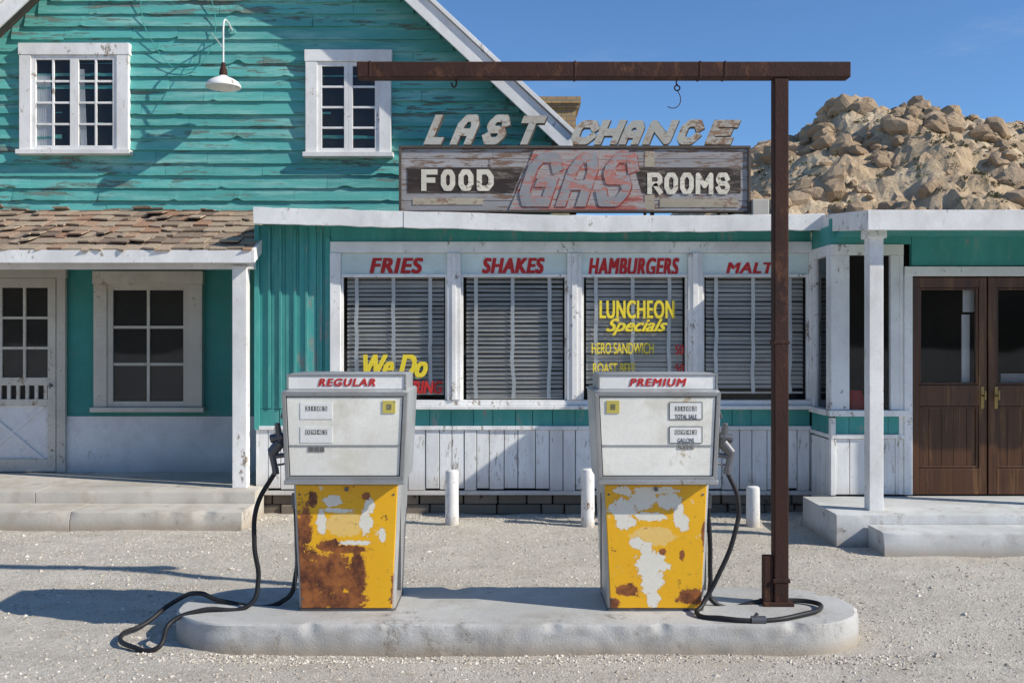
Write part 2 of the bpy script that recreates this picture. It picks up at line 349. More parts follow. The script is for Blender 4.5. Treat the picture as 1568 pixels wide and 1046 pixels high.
# ================================================================ FUEL PUMPS
def blobmask(nt,items,sc=9,seed=0,amp=1.0):
    tc=nt.nodes.new('ShaderNodeTexCoord'); sp=nt.nodes.new('ShaderNodeSeparateXYZ'); nt.links.new(tc.outputs['Object'],sp.inputs[0])
    n=noise(nt,sc,4,.6,loc=(seed,seed*2,0)); nb=noise(nt,sc*4.2,6,.75,loc=(seed,seed*2,3)); out=None
    vo=nt.nodes.new('ShaderNodeTexVoronoi'); vo.distance='CHEBYCHEV'; vo.inputs['Scale'].default_value=26; nt.links.new(coord(nt,loc=(seed,0,0)),vo.inputs['Vector'])
    for (cx,cz,rx,rz) in items:
        u=mth(nt,'DIVIDE',mth(nt,'SUBTRACT',sp.outputs[0],cx),rx); v=mth(nt,'DIVIDE',mth(nt,'SUBTRACT',sp.outputs[2],cz),rz)
        d=mth(nt,'SQRT',mth(nt,'ADD',mth(nt,'MULTIPLY',u,u),mth(nt,'MULTIPLY',v,v)))
        out=d if out is None else mth(nt,'MINIMUM',out,d)
    d=mth(nt,'ADD',out,mth(nt,'MULTIPLY',mth(nt,'SUBTRACT',n,.5),amp*1.3))
    d=mth(nt,'ADD',d,mth(nt,'MULTIPLY',mth(nt,'SUBTRACT',nb,.5),amp*1.5))
    d=mth(nt,'ADD',d,mth(nt,'MULTIPLY',mth(nt,'SUBTRACT',vo.outputs['Distance'],.4),amp*.55))
    return d
def inv(nt,d,a=.95,b=1.0): return mth(nt,'SUBTRACT',1.0,step(nt,d,a,b))
def pumppaint(name,white,rust,seed,pale=None):
    m,nt,b=newmat(name); Y=5.52
    cv=lambda L:[(X(a,Y),Z(c_,Y),rx/276,rz/276) for a,c_,rx,rz in L]
    n1=noise(nt,5,6,.6,loc=(seed,0,0)); n2=noise(nt,40,5,.7,loc=(seed,0,0)); n3=noise(nt,11,9,.75,loc=(seed,4,0))
    c=mix(nt,n1,(.84,.40,.008),(.92,.52,.012))
    if pale:
        pd=blobmask(nt,cv(pale),14,seed+3,.5); c=mix(nt,mth(nt,'MULTIPLY',inv(nt,pd),.6),c,(.84,.64,.27))
    wd=blobmask(nt,cv(white),13,seed)
    c=mix(nt,mth(nt,'MULTIPLY',inv(nt,wd,.98,1.12),.6),c,(.45,.22,.04))
    c=mix(nt,inv(nt,wd),c,mix(nt,n2,(.70,.66,.54),(.90,.86,.76)))
    c=mix(nt,step(nt,n3,.635,.65),c,(.75,.71,.60))
    c=mix(nt,step(nt,mth(nt,'SUBTRACT',1.0,n3),.635,.655),c,(.22,.08,.022))
    rd=blobmask(nt,cv(rust),11,seed+5)
    rc=mix(nt,step(nt,n3,.35,.62),(.085,.024,.012),(.36,.12,.03))
    c=mix(nt,mth(nt,'MULTIPLY',inv(nt,rd,.98,1.25),.45),c,(.5,.2,.03))
    c=mix(nt,inv(nt,rd),c,rc)
    c=mix(nt,mth(nt,'MULTIPLY',step(nt,n2,.58,.7),.4),c,(.3,.12,.03))
    nt.links.new(c,b.inputs['Base Color']); b.inputs['Roughness'].default_value=.42; bump(nt,b,n3,.2,.004)
    return m
PL=pumppaint('yellow_pump_paint_rusted',[(508,768,14,9),(565,775,7,13),(491,800,7,20),(560,800,10,20),(516,782,24,4),(540,832,34,4),(585,820,5,12)],
    [(466,900,30,58),(502,880,42,36),(464,810,12,36),(520,922,42,16),(604,905,7,26),(545,882,14,36),(478,765,8,12),(530,842,32,6),(500,835,18,10),(458,850,8,70),(560,760,6,6)],1,pale=[(528,803,30,20)])
PR=pumppaint('yellow_pump_paint_flaked',[(955,780,20,17),(985,766,24,15),(1025,768,22,14),(960,800,14,14),(995,792,26,7),(1040,788,9,22),(998,865,24,20),(1000,890,18,24),(1002,918,9,16),(975,832,10,9),(1048,802,7,14),(955,752,14,7),(1005,752,34,6),(990,842,9,14)],
    [(1060,915,22,13),(960,905,18,9),(1080,820,5,26),(935,925,12,9),(1045,850,4,8),(1015,845,5,5),(1000,935,50,3)],4,pale=[(1000,822,36,16)])
def pump(cx,label,side,front):
    Y=5.5; p=empty('fuel_pump' ,(cx,Y+.24,.15))
    zb=.148; zm=.87; zt=1.375
    b=MB(); cyy=Y+.26
    b.loft([(cx,cyy,.535,.42,.02,zb),(cx,cyy,.60,.43,.02,zm)],.2); b.build('cabinet_body',M['silver'],p,smooth=True)
    b=MB(); b.loft([(cx,cyy-.002,.54,.428,.02,zb-.003),(cx,cyy-.002,.542,.43,.02,zb+.016)],.2); b.build('base_plinth',M['gunmetal'],p)
    # side door seams and vents
    b=MB()
    for s_ in(-1,1):
        b.box(cx+s_*.282-.02,cx+s_*.282+.012*s_+.0,cyy-.15,cyy-.146,.25,.80,.3)
    b.build('side_seams',M['gunmetal'],p)
    yf=Y+.037
    pts=[(cx-.252,zb+.020),(cx+.252,zb+.020),(cx+.284,zm-.018),(cx-.284,zm-.018)]
    b=MB(); b.prism_y(pts,yf,yf+.03,.0); b.build('front_panel',front,p,bevel=.004)
    b=MB(); b.cyl((cx,yf+.002,zm-.04),(cx,yf-.012,zm-.04),.012,n=12)
    for sx in(-.262,.262):
        for zz in(.22,.80): b.cyl((cx+sx*(.93 if zz<.5 else 1.0),yf+.002,zz),(cx+sx*(.93 if zz<.5 else 1.0),yf-.003,zz),.006,n=10)
    b.build('lock_and_screws',M['gunmetal'],p)
    b=MB(); hy=Y+.24
    b.loft([(cx,hy,.60,.45,.03,zm-.012),(cx,hy,.645,.50,.035,zm+.008),(cx,hy,.655,.51,.035,zm+.05),(cx,hy,.698,.53,.035,zt-.02),(cx,hy,.70,.53,.035,zt),(cx,hy+.01,.68,.49,.04,zt+.012)],.2)
    b.build('head_housing',M['silver'],p,smooth=True)
    y0=Y-.03
    def ring(o,i,ya,yb,mat,nm,r=.2,bv=.003):
        b=MB()
        for k in range(4):
            a,c_=o[k],o[(k+1)%4]; d,e=i[(k+1)%4],i[k]
            b.prism_y([a,c_,d,e],ya,yb,r)
        b.build(nm,mat,p,bevel=bv)
    o=[(cx-.325,zm+.012),(cx+.325,zm+.012),(cx+.347,zt-.004),(cx-.347,zt-.004)]
    i=[(cx-.303,zm+.040),(cx+.303,zm+.040),(cx+.323,zt-.026),(cx-.323,zt-.026)]
    ring(o,i,y0-.006,y0+.03,M['bezel'],'bezel')
    j=[(cx-.298,zm+.045),(cx+.298,zm+.045),(cx+.318,zt-.031),(cx-.318,zt-.031)]
    ring(i,j,y0+.0005,y0+.02,M['black'],'gasket',bv=0)
    b=MB(); b.box(cx-.33,cx+.33,y0-.024,y0-.006,zm-.004,zm+.022,.1); b.build('bottom_lip',M['chrome'],p,bevel=.006)
    b=MB(); b.prism_y([(cx-.303,zm+.038),(cx+.303,zm+.038),(cx+.323,zt-.024),(cx-.323,zt-.024)],y0+.002,y0+.03,0); b.build('dial_face',M['pumpface'],p)
    zs=Z(681,Y)
    b=MB(); b.box(cx-.307,cx+.307,y0-.003,y0+.01,zs-.004,zs+.002,.3); b.build('divider_strip',M['bezel'],p)
    mx=cx+(.155 if side>0 else -.155)
    b=MB(); 
    for k,(za,zc) in enumerate(((Z(641,Y),Z(616,Y)),(Z(677,Y),Z(653,Y)))):
        b.box(mx-.088,mx+.088,y0-.001,y0+.006,za,zc,.1)
    b.build('meter_plates',M['plate'],p)
    if side>0:
        b=MB()
        for za,zc in((Z(641,Y),Z(616,Y)),(Z(677,Y),Z(653,Y))):
            for (xa,xb,z0,z1) in((mx-.088,mx+.088,zc,zc+.003),(mx-.088,mx+.088,za-.003,za),(mx-.091,mx-.088,za,zc),(mx+.088,mx+.091,za,zc)): b.box(xa,xb,y0-.002,y0+.005,z0,z1)
        b.build('meter_frames',M['black'],p)
        text('meter_caption','TOTAL SALE',mx-.060,mx+.060,Z(641,Y)+.001,Z(634,Y),y0-.002,M['black'],p,bold=0,extr=.0005)
        text('meter_caption','GALLONS',mx-.045,mx+.045,Z(677,Y)+.001,Z(670,Y),y0-.002,M['black'],p,bold=0,extr=.0005)
    b=MB(); zc3=Z(695,Y)+.028 if side<0 else Z(677,Y)-.022
    for (zc,cnt) in ((Z(625,Y),4),(Z(661,Y),4),(zc3,3)):
        w=.026
        for k in range(cnt):
            xx=mx+(k-(cnt-1)/2)*w*1.2; b.box(xx-w/2,xx+w/2,y0-.0018,y0+.004,zc-.013,zc+.013,.5)
    b.build('digit_wheels',M['grime'],p)
    text('meter_digits','3185',mx-.058,mx+.058,Z(625,Y)-.010,Z(625,Y)+.010,y0-.0026,M['plate'],p,bold=0,extr=.0005,font_space=1.5)
    text('meter_digits','0942',mx-.058,mx+.058,Z(661,Y)-.010,Z(661,Y)+.010,y0-.0026,M['plate'],p,bold=0,extr=.0005,font_space=1.5)
    yx=cx-side*.245
    b=MB(); b.box(yx-.035,yx+.035,y0-.003,y0+.008,Z(632,Y),Z(613,Y),.1); b.build('octane_plate',M['yplate'],p)
    text('octane_digits','88',yx-.013,yx+.013,Z(627,Y),Z(618,Y),y0-.004,M['grime'],p,bold=0,extr=.0005)
    b=MB(); b.loft([(cx+.005,hy-.03,.655,.40,.02,zt-.002),(cx+.005,hy-.03,.655,.40,.02,zt+.088),(cx+.005,hy-.03,.63,.37,.02,zt+.098)],.2); b.build('topper_housing',M['silver'],p,smooth=True)
    b=MB(); yt=hy-.03-.2
    b.box(cx-.325,cx+.335,yt-.012,yt+.01,zt+.004,zt+.012,.1); b.box(cx-.325,cx+.335,yt-.012,yt+.01,zt+.086,zt+.094,.1)
    b.box(cx-.325,cx-.315,yt-.012,yt+.01,zt+.013,zt+.085,.1); b.box(cx+.325,cx+.335,yt-.012,yt+.01,zt+.013,zt+.085,.1)
    b.build('topper_trim',M['bezel'],p,bevel=.002)
    b=MB(); b.box(cx-.314,cx+.324,yt-.006,yt+.01,zt+.013,zt+.085,0); b.build('topper_panel',M['plate'],p)
    text('grade_lettering',label,cx-.15,cx+.165,zt+.028,zt+.071,yt-.0075,M['red'],p,shear=.22,bold=.055,extr=.001,font_space=1.2)
    s=side; xs=cx+s*.345
    b=MB()
    b.box(xs-s*.01,xs+s*.035,hy-.10,hy+.06,1.02,1.24,.1); b.build('nozzle_boot',M['silver'],p,bevel=.01)
    b=MB()
    b.cyl((xs+s*.06,hy-.12,1.19),(xs+s*.045,hy-.11,1.06),.016,.02,r=.1)
    b.cyl((xs+s*.045,hy-.11,1.08),(xs+s*.095,hy-.11,1.02),.032,.03,r=.1)
    b.cyl((xs+s*.03,hy-.11,1.115),(xs+s*.10,hy-.11,1.10),.022,.025,r=.1)
    b.cyl((xs+s*.095,hy-.11,1.03),(xs+s*.075,hy-.11,.93),.02,.017,r=.1)
    b.cyl((xs+s*.01,hy-.11,1.01),(xs+s*.09,hy-.11,1.0),.014,.014,r=.1)
    b.cyl((xs+s*.075,hy-.11,.94),(xs+s*.07,hy-.11,.90),.022,.022,n=6,r=.1)
    b.build('nozzle',M['gunmetal'],p,bevel=.002,smooth=True)
    tube('nozzle_guard',[(xs+s*.015,hy-.11,1.09),(xs+s*.005,hy-.11,1.03),(xs+s*.01,hy-.11,.97),(xs+s*.07,hy-.11,.95)],.006,M['gunmetal'],p)
    tube('nozzle_lever',[(xs+s*.04,hy-.11,1.22),(xs+s*.02,hy-.12,1.26),(xs-s*.0,hy-.1,1.28)],.007,M['gunmetal'],p)
    b=MB(); xo=cx+s*.292
    b.cyl((xo-s*.02,hy-.05,.76),(xo+s*.03,hy-.05,.76),.024,r=.1); b.cyl((xo+s*.025,hy-.05,.785),(xo+s*.025,hy-.05,.70),.022,r=.1); b.build('hose_outlet',M['gunmetal'],p,smooth=True,bevel=.002)
    return p,hy,xs,xo
pl,hy,xs,xo=pump(-.92,'REGULAR',-1,PL)
G=.018
tube('hose',[(xo-.025,hy-.05,.71),(xo-.018,hy-.05,.5),(xo-.02,hy-.06,.33),(xo-.07,hy-.08,.19),(X(340,5.75),5.70,.168),(-1.80,5.74,.20),(X(270,5.9),5.84,.12),(X(225,5.75),5.72,.03),(X(192,5.6),5.56,G),(X(208,5.38),5.33,G),(X(245,5.35),5.30,G),(-1.86,5.42,.12),(-1.72,5.5,.165),(X(385,5.6),5.58,.18),(X(394,5.6),5.62,.3),(X(389,5.6),5.61,.5),(X(392,5.6),5.62,.72),(xs-.07,hy-.11,.92)],.0135,M['rubber'],pl)
pr,hy,xs,xo=pump(.80,'PREMIUM',1,PR)
tube('hose',[(xo+.025,hy-.05,.71),(xo+.04,hy-.05,.5),(xo+.04,hy-.06,.3),(xo+.05,hy-.08,.175),(X(1175,5.72),5.70,.168),(X(1245,5.68),5.66,.168),(X(1258,5.55),5.56,.168),(X(1225,5.4),5.40,.168),(X(1170,5.32),5.32,.16),(X(1105,5.34),5.34,.168),(X(1068,5.42),5.43,.168),(X(1075,5.5),5.49,.20),(X(1098,5.55),5.54,.34),(X(1122,5.6),5.58,.55),(X(1130,5.62),5.61,.75),(xs+.07,hy-.11,.92)],.0135,M['rubber'],pr)
b=MB(); b.cyl((X(1150,5.32),5.32,.162),(X(1172,5.32),5.318,.162),.024,r=.1); b.cyl((X(1156,5.32),5.32,.18),(X(1160,5.32),5.32,.20),.01,r=.1); b.build('hose_coupling',M['gunmetal'],pr,smooth=True)

# ================================================================ RUSTY FRAME
p=empty('rusty_sign_frame',(1.50,5.69,.15)); Y=5.69
b=MB()
b.box(X(1183,Y),X(1205,Y),Y-.04,Y+.04,.15,Z(122,Y),.1)
b.build('post',M['rust'],p,bevel=.006)
b=MB(); b.box(X(548,Y),X(1299,Y),Y-.046,Y+.046,Z(122,Y)+.001,Z(98,Y),.1); b.build('crossbeam',M['rust'],p,bevel=.006)
b=MB(); b.box(X(1168,Y),X(1182,Y),Y-.03,Y+.03,.15,Z(850,Y),.1); b.box(X(1166,Y),X(1212,Y),Y-.06,Y+.06,.149,.17,.3)
b.box(X(1181,Y),X(1207,Y),Y-.044,Y+.044,Z(890,Y),Z(884,Y),.3); b.box(X(1181.5,Y),X(1206.5,Y),Y-.043,Y+.043,Z(527,Y),Z(522,Y),.3)
for px in(568,880,1070,1108): b.box(X(px,Y)-.006,X(px,Y)+.006,Y-.049,Y+.049,Z(122.6,Y),Z(97,Y),.1)
b.build('base_and_brackets',M['rust'],p,bevel=.003)
zt=Z(122,Y)
tube('hanging_hook',[(X(1037,Y),Y,zt+.01),(X(1036,Y),Y,zt-.03),(X(1041,Y),Y,zt-.05),(X(1036,Y),Y,zt-.065),(X(1033,Y),Y,zt-.045),(X(1038,Y),Y,zt-.03)],.004,M['rust'],p)
tube('hanging_wire',[(X(1037,Y),Y,zt-.06),(X(1042,Y),Y,zt-.11),(X(1039,Y),Y,zt-.15),(X(1030,Y),Y,zt-.165),(X(1022,Y),Y,zt-.155)],.0025,M['rust'],p)
tube('hanging_ring',[(X(695,Y),Y,zt+.01),(X(699,Y),Y,zt-.02),(X(695,Y),Y,zt-.045),(X(691,Y),Y,zt-.02)],.005,M['rust'],p)

for px,top in((692,720),(900,718),(1153,745)):
    Y=8.95; e=MB(); x=X(px,Y); zt=Z(top,Y)
    e.lathe(x,Y,[(.064,-.04),(.062,.02),(.060,.2),(.059,zt-.02),(.055,zt-.005),(.046,zt+.002),(0.0,zt+.005)],24,.0)
    e.build('bollard_post',M['post'],smooth=True)

# ================================================================ TEAL HOUSE
house=empty('teal_wooden_house',(-3,10.6,0)); YW=10.6
AX,AZ,SL=-3.04,7.14,.94
sd=MB(); z=3.02; CH=.132
while z<AZ-.1:
    zt=z+CH; half=(AZ-zt)/SL; x=max(-7.2,AX-half); xr=min(.42,AX+half)
    while x<xr-.02:
        L=random.choice([random.uniform(.25,1.0),random.uniform(.8,3.2)]); x2=min(xr,x+L)
        if xr-x2<.3: x2=xr
        dz=random.gauss(0,.003); lift=abs(random.gauss(0,.006)); ph=random.random()*99; tl=random.gauss(0,.003)
        if random.random()<.14: dz-=.008; lift+=.010
        nn=max(2,int((x2-x)/.035)); VV=[]
        for i in range(nn+1):
            xx=x+(x2-.003-x)*i/nn
            w=.002*mn.noise(Vector((xx*2.2,ph,0)))+.004*mn.noise(Vector((xx*17,ph,3)))+tl*(i/nn-.5)
            t=mn.noise(Vector((xx*6,ph,9)))
            if t>.36: w+=.018*(t-.36)/.2
            zb=z+dz+w-.006; yb=YW-.026-lift-.006*mn.noise(Vector((xx*1.5,ph,5)))
            VV+=[(xx,yb,zb),(xx,YW-.003,zt+.006),(xx,YW-.001,zb+.001)]
        Fs=[]
        for i in range(nn):
            a=i*3;c_=a+3; Fs+=[(a,c_,c_+1,a+1),(a+2,c_+2,c_,a)]
        Fs+=[(0,1,2),(nn*3,nn*3+2,nn*3+1)]
        sd.add(VV,Fs)
        x=x2
    z=zt
sd.build('clapboard_siding',M['siding'],house)
b=MB(); b.prism_y([(-7.2,2.2),(.42,2.2),(.42,AZ-SL*(.42-AX)),(AX,AZ),(-7.2,AZ-SL*(AX+7.2))],YW,YW+.1,.5); 
b.box(.32,.42,YW+.1,YW+8,0,3.85); b.box(-7.2,-7.1,YW+.1,YW+8,0,3.2); b.box(-7.1,.32,YW+7.9,YW+8,0,3.2)
b.build('gable_wall',M['teal'],house)
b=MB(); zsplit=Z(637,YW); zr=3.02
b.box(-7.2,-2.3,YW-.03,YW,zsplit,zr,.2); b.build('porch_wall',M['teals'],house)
b=MB(); b.box(-7.2,-2.3,YW-.045,YW,.2,zsplit,.2); b.build('porch_wall_base',M['whitestucco'],house)
b=MB(); th=.07; ov=.34
for sg in(1,-1):
    xe=AX+sg*(AZ-3.70)/SL
    if sg>0: pts=[(AX,AZ+.03),(xe,3.73),(xe,3.73+th*1.3),(AX,AZ+.03+th*1.3)]
    else: pts=[(xe-1.0,3.73-SL),(AX,AZ+.03),(AX,AZ+.03+th*1.3),(xe-1.0,3.73-SL+th*1.3)]
    b.prism_y(pts,YW-ov,YW+8.2,.4)
b.build('roof',M['roof'],house)
b=MB(); w=.165
for sg in(1,-1):
    xe=AX+sg*((AZ-3.70)/SL+.0)
    if sg<0: xe-=1.0
    ze=AZ-SL*abs(xe-AX)
    q=[(AX,AZ+.06),(xe,ze+.06),(xe,ze+.06-w*1.37),(AX,AZ+.06-w*1.37)]
    b.prism_y(q[::-1] if sg>0 else q,YW-ov-.03,YW-ov-.002,.2)
    q=[(AX,AZ+.115),(xe+sg*.02,ze+.115),(xe+sg*.02,ze+.058),(AX,AZ+.058)]
    b.prism_y(q[::-1] if sg>0 else q,YW-ov-.055,YW-ov-.012,.6)
b.build('rake_boards',M['white'],house,bevel=.003)

def window(parent,px0,px1,py0,py1,Y,cas,mat,sashes,cols,rows,curt=None,sill=True,fr=.045,mun=.022):
    x0,x1,z1,z0=X(px0,Y),X(px1,Y),Z(py0,Y),Z(py1,Y)
    e=empty('window',((x0+x1)/2,Y,z0)); e.parent=parent; e.matrix_parent_inverse=Matrix.Translation(-parent.location)
    def pc(ob): ob.parent=e; ob.matrix_parent_inverse=Matrix.Translation(-e.location)
    b=MB()
    zs=z0+(.05 if sill else cas)
    b.box(x0,x0+cas,Y-.085,Y,zs,z1-cas); b.box(x1-cas,x1,Y-.085,Y,zs,z1-cas)
    b.box(x0-.01,x1+.01,Y-.09,Y,z1-cas+.001,z1)
    b.box(x0-.025,x1+.025,Y-.12,Y,z0,zs-.001)
    pc(b.build('casing',mat,None,bevel=.004))
    ix0,ix1,iz0,iz1=x0+cas+.001,x1-cas-.001,zs+.001,z1-cas-.001
    b=MB(); sw=(ix1-ix0)/sashes
    for s_ in range(sashes):
        a=ix0+s_*sw+(.001 if s_ else 0); c_=ix0+(s_+1)*sw
        b.box(a,a+fr,Y-.07,Y-.04,iz0,iz1); b.box(c_-fr,c_,Y-.07,Y-.04,iz0,iz1)
        b.box(a+fr+.0005,c_-fr-.0005,Y-.069,Y-.04,iz0,iz0+fr); b.box(a+fr+.0005,c_-fr-.0005,Y-.069,Y-.04,iz1-fr,iz1)
        ga,gb,gz0,gz1=a+fr,c_-fr,iz0+fr,iz1-fr
        for i in range(1,cols): xx=ga+(gb-ga)*i/cols; b.box(xx-mun/2,xx+mun/2,Y-.066,Y-.042,gz0,gz1)
        for i in range(1,rows): zz=gz0+(gz1-gz0)*i/rows; b.box(ga,gb,Y-.064,Y-.043,zz-mun/2,zz+mun/2)
    pc(b.build('sash',mat,None,bevel=.002))
    b=MB(); b.add([(ix0,Y-.05,iz0),(ix1,Y-.05,iz0),(ix1,Y-.05,iz1),(ix0,Y-.05,iz1)],[(0,1,2,3)]); pc(b.build('glass',M['glass'],None))
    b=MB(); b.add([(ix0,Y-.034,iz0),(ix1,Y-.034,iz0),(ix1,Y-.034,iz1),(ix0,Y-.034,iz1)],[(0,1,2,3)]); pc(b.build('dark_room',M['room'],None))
    if curt:
        for (f0,f1,g0,g1) in curt:
            b=MB(); a=ix0+(ix1-ix0)*f0; c_=ix0+(ix1-ix0)*f1; VV=[];Fs=[];nn=30
            for i in range(nn+1):
                xx=a+(c_-a)*i/nn; yy=Y-.040-.003*math.sin(i*1.9)
                VV+=[(xx,yy,iz0+(iz1-iz0)*g0),(xx-.03,yy,iz0+(iz1-iz0)*g1)]
            for i in range(nn): Fs.append((2*i,2*i+2,2*i+3,2*i+1))
            b.add(VV,Fs,0); pc(b.build('curtain',M['curtain'],None,smooth=True))
window(house,35,201,70,239,YW,.125,M['white'],2,2,4,curt=[(.05,.24,.0,.80),(.56,.64,0,.86)])
window(house,470,600,80,243,YW,.125,M['white'],2,1,4)
window(house,148,313,416,630,YW-.03,.14,M['cream'],1,2,3,fr=.06,mun=.03)
Y=YW-.045; d=empty('entry_door',(X(40,Y),Y,.265)); par(d,house)
b=MB(); x1=X(103,Y); x0=X(-70,Y)
b.box(X(88,Y)+.01,x1,Y-.05,Y,.27,Z(412,Y)-.1); b.box(x0-.1,x1+.01,Y-.055,Y,Z(412,Y)-.099,Z(412,Y)); b.box(x0-.1,x0-.01,Y-.05,Y,.27,Z(412,Y)-.1)
b.build('frame',M['cream'],d,bevel=.004)
b=MB(); ya,yb=Y-.045,Y-.012; xr=X(88,Y); zt=Z(427,Y)
b.box(X(76,Y),xr,ya,yb,.28,zt); b.box(x0,x0+.09,ya,yb,.28,zt)
b.box(x0+.09,X(76,Y),ya+.001,yb,Z(441,Y),zt); b.box(x0+.09,X(76,Y),ya+.001,yb,Z(590,Y),Z(578,Y)); b.box(x0+.09,X(76,Y),ya+.001,yb,Z(621,Y),Z(611,Y)); b.box(x0+.09,X(76,Y),ya+.001,yb,.28,Z(702,Y))
for px in(-32,4,40): b.box(X(px-2,Y),X(px+2,Y),ya+.004,yb,Z(578,Y),Z(441,Y))
for py in(487,533): b.box(x0+.09,X(76,Y),ya+.006,yb,Z(py+2,Y),Z(py-2,Y))
for px in range(-40,76,14): b.box(X(px-2.5,Y),X(px+2.5,Y),ya+.006,yb,Z(611,Y),Z(590,Y))
b.build('leaf',M['cream'],d,bevel=.002)
b=MB(); b.box(x0+.08,X(77,Y),Y-.014,Y-.002,.28,Z(620,Y)); b.build('lower_panel',M['whitestucco'],d)
b=MB(); cxm=X(19,Y); hw=.34
za,zb_=Z(704,Y),Z(622,Y)
for s_ in(1,-1):
    b.prism_y([(cxm-s_*hw-.03*1,za),(cxm-s_*hw+.03,za),(cxm+s_*hw+.03,zb_),(cxm+s_*hw-.03,zb_)],Y-.03+.002*s_,Y-.015)
b.build('crossbuck',M['whitestucco'],d)
b=MB(); b.add([(x0+.08,Y-.02,Z(590,Y)),(X(77,Y),Y-.02,Z(590,Y)),(X(77,Y),Y-.02,Z(440,Y)),(x0+.08,Y-.02,Z(440,Y))],[(0,1,2,3)]); b.build('glass',M['glass'],d)
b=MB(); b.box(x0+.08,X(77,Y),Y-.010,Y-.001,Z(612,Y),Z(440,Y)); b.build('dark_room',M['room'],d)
b=MB(); b.cyl((X(82,Y),ya,Z(590,Y)),(X(82,Y),ya-.05,Z(590,Y)),.014); b.cyl((X(82,Y),ya-.04,Z(590,Y)-.03),(X(82,Y),ya-.04,Z(590,Y)+.03),.008); b.build('handle',M['gunmetal'],d,smooth=True)

# porch roof with shingles
ye,ze,yt_,zt=9.36,2.50,YW-.01,3.04; xr=-2.44; xl=-7.3
L=math.hypot(yt_-ye,zt-ze); ux=((yt_-ye)/L,(zt-ze)/L); nz=(-ux[1],ux[0])
b=MB(); b.prism_x([(ye,ze-.03),(yt_,zt-.03),(yt_,zt),(ye,ze)],xl,xr,.2); b.build('porch_roof_deck',M['roof'],house)
sh=MB(); exps=.185; nc=int(L/exps)+1
for k in range(nc):
    s0=k*exps-.03; x=xl+random.uniform(-.1,0)
    while x<xr+.01:
        w=random.uniform(.06,.2); x2=min(x+w,xr+.03)
        s=s0+random.gauss(0,.018); ln=min(.30,L-s0); t0=.020+abs(random.gauss(0,.012)); t1=.006
        if random.random()<.10: t0+=.028
        sk=random.gauss(0,.009)
        if random.random()>.02:
            def P(xx,ss,t): return (xx,ye+ux[0]*ss+nz[0]*t,ze+ux[1]*ss+nz[1]*t)
            a,c_=x+.002,x2-.003
            VV=[P(a,s-sk,t0-.011),P(c_,s+sk,t0-.011),P(c_,s+ln,t1-.004),P(a,s+ln,t1-.004),P(a,s-sk,t0+.004),P(c_,s+sk,t0+.004),P(c_,s+ln,t1),P(a,s+ln,t1)]
            sh.add(VV,[(0,3,2,1),(4,5,6,7),(0,1,5,4),(1,2,6,5),(2,3,7,6),(3,0,4,7)])
        x=x2
sh.build('porch_shingles',M['shingle'],house)
b=MB(); b.box(xl,xr-.001,ye-.035,ye-.003,ze-.115,ze+.006,.2)
b.prism_x([(ye-.035,ze-.115),(yt_,zt-.13),(yt_,zt+.02),(ye-.035,ze+.012)],xr,xr+.03,.2)
b.build('porch_fascia',M['white'],house,bevel=.004)
b=MB(); b.box(xl,xr-.02,9.47,9.56,ze-.16,ze-.02,.4); b.build('porch_beam',M['white'],house)
b=MB(); b.box(X(358,9.5),X(381,9.5)-.005,9.44,9.56,.262,ze-.13,.2); b.build('porch_post',M['white'],house,bevel=.006)
p=empty('porch_step',(-5,9.2,0))
b=MB(); b.box(-8,-2.49,9.57,YW,-.05,.265,.2); b.build('deck',M['concrete'],p)
def slab(mb,x0,x1,y0,y1,z0,z1,seg=0,r=.2):
    """cast step: nosing worn unevenly, front face in rings so it stays smooth"""
    nn=max(8,int((x1-x0)/.05)); ys_=[(y0+.003,z0),(y0,z0+(z1-z0)*.55),(y0,z1-.022),(y0+.007,z1-.006),(y0+.022,z1)]
    VV=[]
    for i in range(nn+1):
        x=x0+(x1-x0)*i/nn
        for (yy,zz) in ys_:
            k=.006*mn.noise(Vector((x*1.3,y0*3,zz*3)))+.004*mn.noise(Vector((x*9,y0*3,zz*12)))
            if zz>z1-.03:
                q=mn.noise(Vector((x*5,y0,21)))
                if q>.28: k+=.03*(q-.28)/.3; 
            VV.append((x,yy+k,zz))
        VV.append((x,y1,z1)); VV.append((x,y1,z0))
    m_=7; Fs=[]
    for i in range(nn):
        for j in range(m_): Fs.append((i*m_+j,(i+1)*m_+j,(i+1)*m_+(j+1)%m_,i*m_+(j+1)%m_))
    Fs.append(tuple(range(m_-1,-1,-1))); Fs.append(tuple(range(nn*m_,nn*m_+m_)))
    mb.add(VV,Fs,r)
b=MB(); slab(b,-8,-4.42,9.22,9.569,-.05,.265); slab(b,-4.412,-2.385,9.225,9.569,-.05,.262); b.build('upper_step',M['concrete'],p,smooth=True)
b=MB(); slab(b,-8,-3.9,8.76,9.218,-.05,.155); slab(b,-3.892,-2.38,8.765,9.218,-.05,.152); b.build('lower_step',M['concrete'],p,smooth=True)

